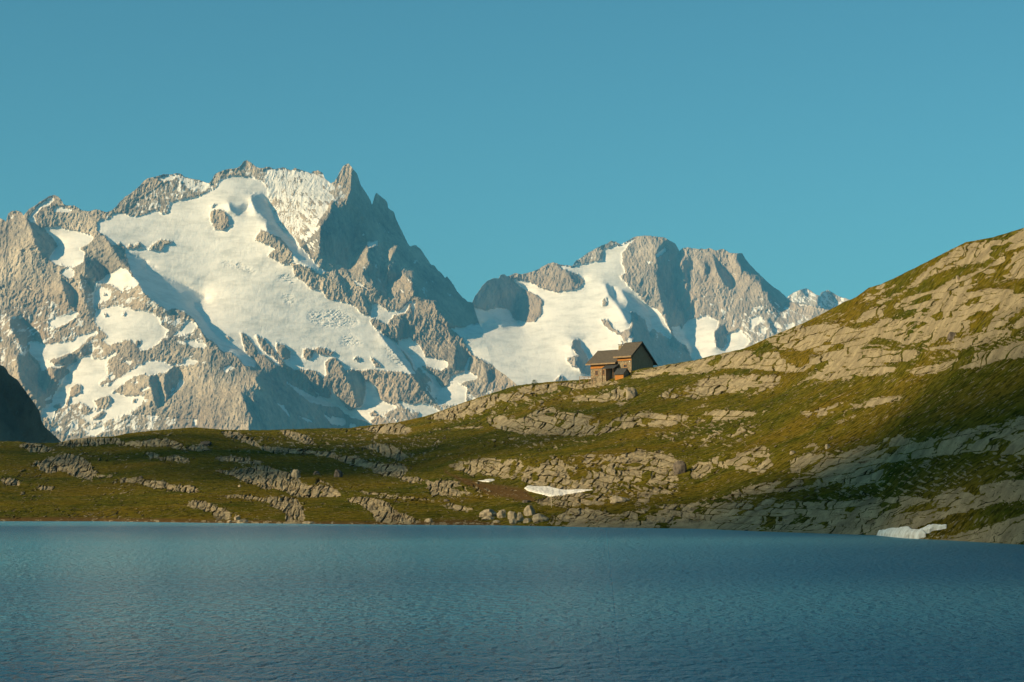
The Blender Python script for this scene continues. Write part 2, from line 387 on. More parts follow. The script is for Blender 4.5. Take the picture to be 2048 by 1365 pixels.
B_SHADE = PL('''
210 472 228 485 240 500 255 508 275 514 292 522 290 530 312 536 285 536 300 542 330 556 368 570 410 595 412 598 390 607 388 615 400 628 415 650 432 672 460 690 485 702 505 712 516 740 490 732 475 715 462 705 445 705 430 687 412 675 400 655 385 635 365 622 335 622 305 600 287 582 277 565 265 550 257 525 250 502 240 498 225 492
457 405 475 410 500 407 490 422 475 430 462 422
502 392 525 391 535 400 545 425 550 440 575 472 600 500 615 515 637 535 650 547 625 537 595 520 580 500 555 480 535 460 532 447 540 445 512 422 505 407
670 540 682 570 700 600 690 560
55 440 72 450 87 462 107 480 115 492 107 505 95 517 82 507 70 485 65 460
172 515 190 520 200 525 212 540 207 555 190 560 175 557 172 532
215 475 240 500 257 525 262 540 240 517 222 492
122 557 140 570 150 590 150 617 140 610 130 582
160 550 175 562 185 582 190 625 182 640 175 612 170 587
35 710 55 710 77 730 80 745 75 760 87 785 120 770 122 780 107 797 100 810 82 815 62 785 45 767 37 745
20 635 47 640 65 670 65 680 55 682 57 710 47 707 37 680 22 655
117 720 152 710 152 722 137 732 120 730
107 742 130 735 137 745 132 760 110 757
160 700 182 680 182 705 165 710
300 752 315 755 317 775 322 802 317 817 310 805 302 775
330 752 345 735 360 737 360 755 342 785 335 797 330 777
520 745 560 752 550 732 575 750 600 772 610 780 630 787 650 800 675 812 692 825 695 848 697 858 697 900 500 900 500 858 505 835 495 815 482 785 507 780 525 782 510 760
567 695 584 708 576 722 563 708
680 735 697 745 717 745 730 775 732 800 715 817 712 800 700 770
757 665 790 682 820 710 830 732 845 750 870 775 882 777 872 795 880 810 865 802 845 780 825 750 800 720 775 690
910 690 932 702 935 722 925 740 907 737 912 710
975 740 990 740 985 765 975 765
722 590 735 600 742 635 730 612
800 640 812 640 806 680 795 678
850 742 865 750 880 772 870 785 852 770
703 345 708 341 714 348 718 360 722 372 728 380 735 391 743 405 752 380 776 405 788 425 797 449 816 488 832 488 848 509 862 530 884 548 900 555 914 578 935 600 948 600 956 640 961 652 905 655 880 628 865 605 845 597 827 592 825 565 800 590 780 597 760 585 740 568 722 562 700 553 692 540 675 541 665 539 650 546 637 535 615 517 598 500 610 490 617 505 632 512 638 505 640 480 642 455 660 430 665 405 677 420 690 412 702 375
''')
B_LIT = PL('''
710 435 717 417 724 420 722 440 712 485 706 485
707 492 725 480 750 479 760 487 737 497 735 515 742 530 722 550 700 550 695 532
770 487 785 480 797 492 780 520 772 525 780 537 770 575 767 560
775 572 805 545 825 565 825 585 775 595
495 790 500 800 510 820 522 838 528 840 515 815 505 795
''')
C_SNOW = PL('''
1017 552 1062 565 1085 577 1115 585 1145 580 1160 575 1169 562 1157 550 1130 540 1110 529 1145 532 1175 527 1205 520 1207 500 1240 489 1275 474 1260 490 1245 505 1245 527 1252 547 1240 552 1255 570 1275 587 1295 610 1317 620 1330 640 1345 670 1340 680 1325 670 1306 657 1262 700 1240 680 1262 735 1182 750 1182 800 880 800 880 650 945 615 975 621 1000 615 1020 620 1027 640 1040 641 1055 646 1070 643 1085 628 1082 615 1087 604 1075 592 1050 580 1030 565
1362 662 1375 640 1395 637 1412 630 1437 642 1437 652 1427 667 1432 692 1442 700 1455 685 1452 672 1465 665 1480 657 1490 672 1502 682 1490 697 1430 735 1390 730 1372 692 1377 685 1365 672
1500 637 1520 632 1522 642 1502 660
1342 655 1362 650 1362 660 1380 690 1365 690 1350 675
1575 597 1600 607 1640 620 1600 612
1520 660 1530 655 1532 668 1522 668
1573 648 1588 648 1586 658 1574 658
1336 500 1330 495 1310 512 1318 515
1307 702 1312 700 1330 722 1322 727 1312 712
''')
C_ROCK = PL('''
1200 640 1217 640 1225 655 1240 665 1260 657 1265 645 1262 672 1250 685 1240 670 1220 660
1132 717 1155 712 1157 735 1145 735
1142 695 1147 680 1160 680 1162 695 1177 717 1182 750 1162 747 1152 727 1157 710
1110 762 1122 750 1137 765
1430 665 1440 650 1450 655 1452 665 1450 690 1445 700 1432 695
1262 620 1290 640 1300 680 1330 700 1350 735 1300 735 1265 690
1205 600 1212 595 1214 612 1205 612
''')
C_MIX = [(0.30, P('1152 522 1190 498 1222 482 1242 489 1207 502 1204 518 1175 527 1148 532')),
 (0.26, P('1385 600 1440 575 1520 595 1580 615 1560 640 1500 660 1440 660 1380 640')),
 (0.15, P('1250 500 1310 490 1350 520 1330 600 1260 560')),
 (0.18, P('1420 510 1500 560 1480 600 1400 590')),
 (0.30, P('980 672 1000 665 1012 680 1000 690 985 688')),
 (0.2, P('1262 610 1300 640 1340 690 1380 715 1300 730 1262 690')),
 (0.35, P('1460 640 1540 600 1640 640 1560 690 1500 700'))]
C_SHADE = PL('''
1210 568 1226 574 1228 592 1238 606 1252 613 1256 604 1242 580 1262 590 1278 600 1296 618 1302 645 1306 657 1322 663 1342 678 1334 687 1362 696 1380 708 1387 718 1382 740 1300 745 1262 700 1262 672 1266 648 1256 647 1245 625 1232 606 1218 590
1317 495 1335 478 1350 484 1360 500 1355 522 1350 552 1347 580 1355 602 1370 625 1372 647 1362 655 1380 687 1390 717 1370 690 1342 670 1332 635 1322 600 1315 570 1312 545 1317 535 1312 515
1430 665 1440 650 1450 655 1452 665 1450 690 1445 700 1432 695
1472 505 1484 500 1500 525 1530 555 1560 578 1588 604 1572 605 1567 615 1557 619 1545 612 1537 600 1535 587 1525 580 1522 567 1510 557 1485 540 1475 525
1365 522 1385 515 1385 530 1375 540 1380 570 1372 580 1370 550
1410 525 1420 535 1415 557 1412 545
1425 505 1445 535 1465 560 1465 580 1450 570 1435 545
945 605 948 588 962 570 975 552 998 550 1005 545 1015 552 1030 570 1050 585 1065 590 1035 590 1032 610 1035 640 1030 652 1022 635 1015 620 1000 615 975 620 955 617
945 615 975 621 1000 615 1020 620 1027 640 1040 645 1032 652 1005 650 985 642 967 645 962 660 945 667 905 662 870 640 900 620
1147 680 1160 680 1162 695 1177 717 1182 750 1162 747 1152 727 1157 710 1142 695
1535 640 1542 640 1552 665 1546 668
1206 502 1206 518 1198 520 1200 508
1130 540 1157 552 1169 562 1150 566
''')
C_LIT = PL('''
1268 628 1275 632 1279 642 1272 640
1300 665 1310 668 1308 675 1301 672
1330 683 1350 690 1368 698 1362 700 1340 695
''')
# ---- foreground hill
SKY_E = P('-1600 850 -900 870 -260 890 -60 884 0 883 40 883 60 887 115 886 150 878 180 875 230 873 250 868 300 862 350 858 390 855 450 860 520 861 580 859 640 857 700 857 720 853 790 846 850 833 880 823 920 808 965 793 1030 772 1060 768 1100 764 1160 760 1185 757.5 1220 757 1238 754 1250 748 1262 743 1286 737 1308 735 1338 729 1369 724 1390 721 1410 715 1490 697 1557 667 1610 645 1650 625 1687 605 1712 595 1737 576 1762 569 1798 552 1848 527 1891 505 1931 485 1986 475 2048 456 2300 372 2800 285 3400 250 4400 230')
SHORE = P('-1600 1041 -260 1042 0 1043 200 1043 400 1046 600 1048 800 1050 1000 1051 1240 1056 1400 1058 1536 1064 1751 1071 1811 1077 1911 1082 2048 1090 2300 1108 3000 1160 4400 1235')
E_ROCK = PL('''
107 892 130 880 170 875 200 877 235 877 250 885 282 882 312 877 350 882 370 890 350 895 325 892 275 893 245 892 225 887 175 891 140 893
37 890 55 885 82 890 110 897 110 902 82 905 57 905 62 900 42 895
55 930 82 922 105 915 140 907 165 915 180 927 185 940 197 945 190 955 177 961 160 955 140 950 125 940 100 947 77 940 82 935
0 960 17 955 37 960 40 972 20 972 5 967
70 976 85 970 110 976 105 981 80 981
287 905 307 905 322 915 350 911 375 917 382 927 357 924 325 920 300 915
240 957 277 956 295 960 335 965 345 972 390 972 400 985 380 987 345 980 305 975 277 967 242 965
197 950 225 950 220 956 198 955
370 1015 382 1002 410 1002 425 1010 445 1017 465 1027 457 1040 440 1040 422 1032 435 1025 410 1022 392 1017
400 887 415 883 424 890 400 895
350 895 400 892 430 903 395 902 360 900
425 915 460 912 500 918 530 925 520 930 480 925 440 922
560 862 580 862 615 872 630 885 612 889 590 880 570 872
440 862 475 865 507 880 520 892 575 897 617 900 625 910 590 907 550 907 520 897 485 882 450 872
617 902 670 905 675 915 710 912 732 925 762 927 810 930 817 942 800 955 825 955 860 962 825 967 795 955 750 947 742 937 700 930 680 922 662 915 632 912
720 895 755 887 785 892 805 905 817 915 805 920 775 915 750 900
422 941 457 941 510 935 535 932 555 940 575 945 600 960 610 972 662 972 677 985 685 992 660 995 615 995 587 992 575 985 547 977 530 979 505 967 482 960 460 950
580 942 595 942 602 957 585 952
620 957 640 960 655 966 635 966
420 992 457 991 500 990 512 994 575 995 595 1000 607 1012 610 1040 595 1047 580 1046 570 1040 572 1027 560 1020 540 1012 545 1007 510 1000 462 996
687 997 722 995 750 997 777 1005 790 1022 825 1035 847 1047 785 1047 752 1044 745 1025 730 1017 727 1010 702 1005
687 979 750 985 810 993 875 1001 875 1004 800 997 740 989
700 857 737 854 800 847 812 852 825 862 812 869 762 867 725 860
845 861 900 856 965 851 975 857 905 859 850 864
882 1012 900 1007 945 1017 947 1022 915 1021
850 837 912 812 987 790 1035 785 1065 800 1025 802 990 812 950 830 900 840
1030 776 1100 768 1160 764 1230 762 1240 768 1160 778 1100 784 1050 788
970 842 1000 832 1040 840 1065 825 1090 815 1107 817 1120 825 1160 827 1195 837 1200 845 1182 870 1150 872 1100 870 1050 867 1010 862 990 855
1132 797 1160 792 1200 792 1225 782 1240 772 1267 776 1272 782 1262 797 1247 812 1220 805 1175 802 1140 804
1182 877 1225 842 1250 827 1300 822 1325 830 1362 832 1380 832 1366 846 1325 855 1275 852 1240 860 1205 867
895 935 907 927 940 922 970 915 1000 920 1040 920 1045 930 1035 955 1025 960 990 952 967 950 945 952 920 942
1042 960 1055 930 1082 927 1100 922 1127 917 1125 935 1150 935 1165 915 1175 907 1190 910 1182 927 1210 917 1240 912 1260 907 1280 897 1300 905 1337 902 1342 915 1365 922 1350 950 1362 960 1325 970 1275 955 1225 965 1210 992 1195 1005 1150 990 1100 975 1062 970
850 965 882 962 920 962 922 972 900 977 925 982 967 992 900 992 862 990 857 977
1095 1047 1115 1030 1137 1020 1162 1016 1200 1022 1225 1030 1275 1030 1315 1022 1362 1012 1362 1055 1250 1058 1150 1056
1070 1002 1100 992 1150 990 1190 997 1220 1010 1195 1010 1150 1012 1125 1015 1075 1007
1275 985 1330 992 1345 996 1275 1006
1250 757 1275 745 1315 734 1370 726 1410 717 1475 702 1555 705 1560 720 1595 720 1600 710 1675 702 1762 697 1762 732 1675 740 1625 742 1575 745 1500 737 1450 737 1400 747 1325 750 1287 757
1370 792 1400 760 1440 752 1495 752 1507 747 1520 752 1562 752 1560 765 1545 777 1500 790 1450 785 1425 792 1390 799
1310 795 1355 772 1380 772 1375 785 1345 797
1585 772 1607 760 1640 745 1675 737 1762 735 1795 733 1786 745 1711 757 1640 765 1605 775
1390 847 1405 827 1445 820 1475 822 1510 822 1512 830 1475 837 1425 842
1595 825 1650 820 1675 807 1710 807 1715 812 1675 825 1650 832 1607 832
1385 818 1410 808 1412 812 1390 821
1402 880 1440 862 1444 866 1408 882
1450 870 1480 852 1494 862 1460 876
1425 915 1470 907 1500 902 1525 890 1540 900 1537 917 1547 930 1525 947 1500 942 1475 940 1445 937 1425 925
1380 950 1385 930 1400 925 1425 925 1422 942 1400 957 1385 957
1250 965 1250 930 1345 935 1350 952 1312 962
1605 895 1625 886 1640 897 1620 905
1275 987 1325 975 1350 987 1337 997 1287 1000
1475 980 1525 967 1575 962 1625 960 1600 975 1550 985 1437 1000
1580 920 1625 907 1675 912 1712 897 1762 890 1762 965 1700 972 1650 970 1675 937 1625 940 1582 947
1250 1025 1310 1015 1375 1007 1475 1007 1525 997 1575 1000 1650 1007 1762 995 1762 1070 1250 1060
1723 602 1743 580 1768 567 1798 570 1771 582 1741 602
1811 580 1836 555 1861 535 1891 515 1911 497 1941 487 1986 482 2011 482 2048 457 2120 430 2120 470 2048 490 2011 505 1961 525 1911 535 1861 550 1836 570 1761 610 1751 605
1706 652 1728 625 1748 615 1773 612 1803 605 1811 595 1873 580 1898 562 1936 550 1973 535 1998 517 2048 500 2120 480 2120 540 2048 555 1998 562 1948 575 1936 585 1986 577 2023 580 2030 590 2048 590 2120 580 2120 600 2048 615 2020 635 2011 650 1973 665 1940 640 1936 672 1898 680 1861 675 1836 685 1811 690 1790 680 1750 675 1730 665
1536 680 1586 660 1636 650 1686 652 1711 660 1748 657 1751 670 1731 690 1711 705 1661 705 1648 700 1628 705 1611 702 1551 692
1536 705 1556 705 1566 722 1598 715 1661 707 1736 705 1811 700 1843 705 1831 720 1761 727 1686 735 1611 742 1536 740
1848 687 1898 672 1926 677 1961 665 2011 660 2048 635 2120 610 2120 650 2048 665 2011 675 1961 690 1911 700 1861 697
1811 742 1836 735 1886 727 1936 710 1986 700 2048 682 2120 660 2120 700 2048 715 1998 720 1961 735 1898 740 1836 752
1598 827 1648 817 1686 805 1716 810 1751 795 1801 792 1808 797 1751 812 1711 817 1661 830 1611 832
1670 845 1711 828 1714 832 1680 848
1698 910 1716 895 1761 890 1768 877 1801 872 1836 887 1896 872 1961 852 2011 847 2048 830 2120 810 2120 910 2048 910 1986 910 1926 905 1886 910 1811 920 1761 930 1711 922
1581 945 1586 922 1636 925 1661 930 1711 922 1761 935 1776 955 1711 975 1648 970 1573 985 1543 980 1561 965 1636 950
1536 1000 1611 1007 1666 1002 1711 1010 1736 992 1761 1000 1811 992 1861 1000 1898 980 1961 972 2011 962 2048 960 2120 950 2120 990 2048 1000 1998 1005 1961 1017 1898 1030 1861 1045 1823 1060 1751 1072 1536 1066
1911 1070 1981 1052 2016 1040 2048 1030 2300 1010 2300 1110 2048 1092 2003 1088 1911 1084 1811 1079
''')
E_GRASS = PL('''
1761 620 1781 610 1798 620 1843 617 1831 630 1791 640 1773 637
1686 650 1711 660 1750 650 1760 640 1750 632 1725 645
1130 935 1150 945 1170 925 1178 950 1150 965 1135 950
1190 925 1205 935 1200 950 1186 940
1556 700 1640 706 1640 712 1600 716 1562 720
1940 640 1960 620 1990 630 1975 655 1950 660
1325 858 1362 850 1370 858 1340 866
1300 990 1400 980 1460 985 1380 1003 1300 1012
1020 930 1035 925 1030 950 1018 955
1060 950 1072 940 1080 960 1066 965
''')
E_MIX = [(0.42, P('640 900 720 905 760 925 700 925 650 912')), (0.47, P('1100 912 1340 905 1360 990 1200 1005 1050 975')),
 (0.37, P('880 960 960 965 1000 995 900 1000')), (0.45, P('1813 930 1886 925 1961 925 2030 925 1980 950 1886 955 1823 950')),
 (0.42, P('1240 1000 1420 985 1500 1000 1300 1030')), (0.37, P('1000 878 1060 870 1200 880 1100 900 1010 895')),
 (0.37, P('1380 840 1520 840 1500 890 1400 900 1290 870')), (0.35, P('440 865 900 870 840 930 620 900 470 885')),
 (0.42, P('1700 690 1900 690 2048 660 2048 700 1850 720 1700 705')), (0.47, P('1500 650 1700 640 1760 670 1700 710 1560 705')),
 (0.37, P('1600 910 2048 840 2048 960 1800 1000 1600 1000')), (0.37, P('860 835 1200 770 1240 790 1100 815 900 850'))]
E_SOIL = PL('''
885 935 905 950 960 965 1030 975 1060 985 1040 1000 980 990 930 968 890 945
-260 1036 200 1036 400 1040 700 1044 940 1040 1000 1048 1000 1056 -260 1052
1020 980 1060 990 1075 1005 1030 1000
''')

# ------------------------------------------------------------------ far mountains
def cast_map(R, Y, pix):
    """which cells of the relief the sun cannot reach because other relief is in the way"""
    res = np.zeros(Y.shape, bool)
    x, y, z = pos(R.uu, R.vv, Y)
    t = 6*pix
    while t < 900*pix:
        qx = x+SX*t; qy = y+SY*t; qz = z+SZ*t
        # project back
        cy = math.cos(PITCH)*qy+math.sin(PITCH)*(qz-CAMZ); cz = -math.sin(PITCH)*qy+math.cos(PITCH)*(qz-CAMZ)
        u = CU+F*qx/cy; v = CV-F*cz/cy
        ok = (u > R.U[0]) & (u < R.U[-1]) & (v > R.V[0]) & (v < R.V[-1]) & (v > R.skyrow(u))
        ys = R.get(Y, np.where(ok, u, R.U[0]), np.where(ok, v, R.V[-1]))
        res |= ok & (qy > ys+0.02*t+2*pix)
        t *= 1.12
    return res
def relief(R, snow, shade, pix, iters=30, debug=None):
    pst = pix*R.st
    YZs, YZr = 1.15, 0.72
    yz = np.where(snow > 0.5, YZs, YZr)
    yx_sh = (0.392+0.375*yz+0.22)/0.84
    gx0 = np.where(shade > 0.5, yx_sh, np.where(snow > 0.5, -0.10, -0.28))
    gx = gx0.copy(); gy = -yz.copy()
    inside = R.vv > R.skyrow(R.uu)
    for it in range(iters):
        Y = poisson(gx*pst, gy*pst)
        Yx = np.gradient(Y, axis=1)/pst; Yz = -np.gradient(Y, axis=0)/pst
        ns = (-SX*0-0.84*Yx*1.0+0.392+0.375*Yz)/np.sqrt(1+Yx**2+Yz**2)
        bad_s = np.clip(ns+0.22, 0, 0.7)*(shade > 0.5)
        bad_l = np.clip(0.38-ns, 0, 0.6)*(shade < 0.5)
        gx = gx+(bad_s-bad_l)*0.9*inside
        gx = np.clip(gx, -2.0, 4.0)
        if it in (8, 16): gx = blur(gx, 1)
    return Y
def massif(name, sky, u0, u1, vbot, ymid, nu, nv, snow_p, rock_p, mix_p, shade_p, lit_p, mat, label, jag=1.3, rough=1.0, back=1.0, snow_def=0.0, anchor=None):
    vtop = min(b for a, b in sky)-14
    R = Raster(u0-40, u1+40, vtop, vbot, 2.0)
    R.skyrow = lambda u: interp(sky, u)
    pix = ymid/F
    S = R.zeros()+snow_def; H = R.zeros()
    for cov, p in mix_p: R.fill(S, p, cov)
    for p in snow_p: R.fill(S, p, 1.0)
    for cov, p in mix_p:
        if cov >= 0.4: R.fill(S, p, cov)
    for p in rock_p: R.fill(S, p, 0.0)
    for p in shade_p: R.fill(H, p, 1.0)
    for p in lit_p: R.fill(H, p, 0.0)
    Y = relief(R, S, H, pix)
    sel = R.vv > R.skyrow(R.uu)
    Y = Y-np.mean(Y[sel])+ymid
    # finer masks
    R1 = Raster(u0-40, u1+40, vtop, vbot, 1.0)
    S1 = R1.zeros()+snow_def
    for cov, p in mix_p: R1.fill(S1, p, cov)
    for p in snow_p: R1.fill(S1, p, 1.0)
    for cov, p in mix_p:
        if cov >= 0.4: R1.fill(S1, p, cov)
    MX = R1.zeros()
    for cov, p in mix_p: R1.fill(MX, p, 1.0)
    for p in snow_p: R1.fill(MX, p, 0.0)
    for cov, p in mix_p:
        if cov >= 0.4: R1.fill(MX, p, 1.0)
    for p in rock_p: R1.fill(S1, p, 0.0); R1.fill(MX, p, 0.0)
    H1 = R.zeros()+H
    SB = blur(S1, 6); S1 = blur(S1, 1)
    H1 = blur(H1, 1)
    us = np.linspace(u0, u1, nu); tt = np.linspace(0, 1, nv)
    U = np.repeat(us[None, :], nv, 0)
    top = interp(sky, us)+jag*1.6*fbm(us/9.0, us*0+3.3, 4, seed=5, gain=0.7)
    V = vbot+(top[None, :]-vbot)*tt[:, None]
    Yv = R.get(Y, U, V)
    wu = U+4.6*fbm(U/9, V/13, 5, 21, 0.75); wv = V+5.5*fbm(U/7+50, V/11, 5, 33, 0.75)
    s = R1.get(S1, wu, wv); sh = R.get(H1, U, V)
    # patchy snow on ledges: coverage -> thresholded ledge noise
    ledge = fbm(U/13+0.35*V/16, V/6.0-U/26, 5, 44, 0.75)
    ledge2 = fbm(U/5+V/9, V/8, 4, 61, 0.6)
    vert = fbm((U+4*ledge)/7+V/40, V/20, 4, 66, 0.65)
    nz = 0.5+1.05*(0.36*ledge+0.40*vert+0.24*ledge2)
    isol = smooth(0.30, 0.38, fbm(U/26, V/15, 5, 81, 0.7))*0.0
    patch = smooth(-0.10, 0.10, s+0.16*fbm(U/34, V/30, 2, 67)-(1-nz)*0.98)
    cv = R1.get(MX, wu, wv); mixed = cv > 0.5
    specks = smooth(0.50, 0.58, fbm(U/7+V/21, V/5, 4, 91, 0.65)+0.10*fbm(U/80, V/60, 2, 12))
    # gullies and ribs in rock, gentle swell in snow
    wpx = 6*fbm(U/40, V/40, 3, 71)
    rib = fbm((U+wpx)/24+V/90, V/62, 6, 15, 0.60, ridged=True)
    rib2 = fbm((U+wpx)/60-V/150, V/90, 3, 25, 0.5, ridged=True)
    blk = fbm(U/9, V/9, 4, 35, 0.62)
    gul = 0.55*np.clip(-rib*1.3, -1, 1)+0.5*fbm((U+4*ledge)/6+V/60, V/17, 4, 68, 0.7)+0.25*ledge2
    th = np.radians(np.interp(U, [0, 450, 600, 1000], [-30, -22, 38, 42])); al = U*np.cos(th)+V*np.sin(th); pe = -U*np.sin(th)+V*np.cos(th)
    strk = fbm(al/26+pe/50, pe/6.5, 5, 88, 0.7)
    gul = 0.6*gul+0.8*strk
    sb = R1.get(SB, U, V)
    s2 = smooth(0.35, 0.53, 0.42*s+0.58*sb+0.62*gul*(0.35+0.65*(1-s)))
    patch2 = smooth(-0.10, 0.10, s-0.43+0.95*(0.55*strk+0.3*fbm(U/22, V/16, 4, 19, 0.6)+0.3*vert))
    sn = np.where(mixed, np.where((V > 520) | ((U > 525) & (U < 670)), patch2, patch), s2)
    specks = smooth(0.50, 0.60, 0.75*gul+0.5*fbm(U/90, V/60, 2, 12)+0.25*fbm(U/5, V/4, 3, 91)-0.06*(sh > 0.5))
    sn = np.maximum(sn, specks*0.9)
    rocky = 1-np.clip(s, 0, 1)
    rocky = np.clip(np.maximum(rocky+0.05, 0.40*(cv > 0.5)), 0, 1)
    th0 = np.radians(np.interp(U, [0, 450, 600, 1000, 1200, 1700], [-30, -22, 38, 42, 50, 60])); al0 = U*np.cos(th0)+V*np.sin(th0); pe0 = -U*np.sin(th0)+V*np.cos(th0)
    d_rock = -(4.2*rib+3.2*rib2+1.5*blk+3.1*fbm((U+wpx)/8+V/34, V/24, 5, 37, 0.68, ridged=True)+2.2*fbm(al0/34, pe0/9, 4, 39, 0.6, ridged=True))*rough
    ser = smooth(0, 1, R.get(blur(SERAC_MAP(R), 2), U, V)) if name.startswith('glaciated') else 0
    d_snow = 2.2*fbm(U/50+V/90, V/30, 3, 51)+0.36*fbm(U/14+V/20, V/7, 5, 53, 0.65)
    d_ser = 3.6*fbm(U/17+V/14, V/3.4-U/40, 4, 57, 0.6, ridged=True)
    D = 1.15*d_rock*rocky*(1-0.25*sh)+(d_snow+d_ser*ser)*(1-rocky)
    Yv = Yv+D*pix
    X, YY, Z = pos(U, V, Yv)
    # a real back side and a foot
    k = np.linspace(0.08, 1, 10)[:, None]
    bx = X[-1][None, :]+0*k; by = YY[-1][None, :]+k*1400*back+0*bx; bz = Z[-1][None, :]-(k**0.8)*1500*back+60*back*fbm(us[None, :]/30+0*k, k*4+0*us[None, :], 4, 3)
    fx = X[0][None, :]; fy = YY[0][None, :]-60; fz = fx*0-250
    X = np.concatenate([fx, X, bx]); YY = np.concatenate([fy, YY, by]); Z = np.concatenate([fz, Z, bz])
    sn = np.concatenate([sn[:1], sn, 0.4+0*bx])
    me = grid_mesh(name, X, YY, Z, {'snow': sn})
    o = link(name, me, mat, label=label, kind='structure')
    print(name, 'Y range', Yv.min(), Yv.max(), 'z', Z.max())
    return o
SER = PL('''
612 632 625 622 675 620 712 635 720 645 705 655 650 657 620 645
682 677 700 665 720 680 725 695 682 695
437 530 452 520 482 525 512 542 507 550 482 540 450 532
555 550 590 550 590 570 560 560
765 690 790 700 815 730 800 735 775 715
560 590 580 585 592 605 575 612
490 380 515 385 540 440 600 500 590 500 540 450 510 420
''')
def SERAC_MAP(R):
    a = R.zeros()
    for p in SER: R.fill(a, p, 1.0)
    return a
massif('glaciated_mountain', SKY_B, -120, 1125, 900, 10000, 1300, 560, B_SNOW, B_ROCK, B_MIX, B_SHADE, B_LIT, M_far,
       'huge rocky massif with a broad glacier below a jagged summit ridge')
massif('granite_mountain', SKY_C, 835, 1800, 800, 13200, 900, 360, C_SNOW, C_ROCK, C_MIX, C_SHADE, C_LIT, M_right,
       'domed grey rock mountain with steep ribs and snowfields behind the hut')
massif('distant_peaks', SKY_D, 1540, 1780, 700, 17500, 260, 110, PL('1585 601 1640 615 1640 622 1600 615'), [], [(0.4, P('1560 570 1700 570 1720 620 1560 620'))],
       PL('1636 596 1648 584 1664 590 1672 612 1650 622 1636 610\n1600 580 1612 577 1616 596'), [], M_right, 'small serrated peaks far away beside the domed mountain')
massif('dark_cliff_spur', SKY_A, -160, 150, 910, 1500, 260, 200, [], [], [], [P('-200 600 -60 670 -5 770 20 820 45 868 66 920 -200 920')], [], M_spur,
       'dark shaded cliff spur cutting in at the left edge above the turf', jag=0.9, rough=0.8, back=0.12)

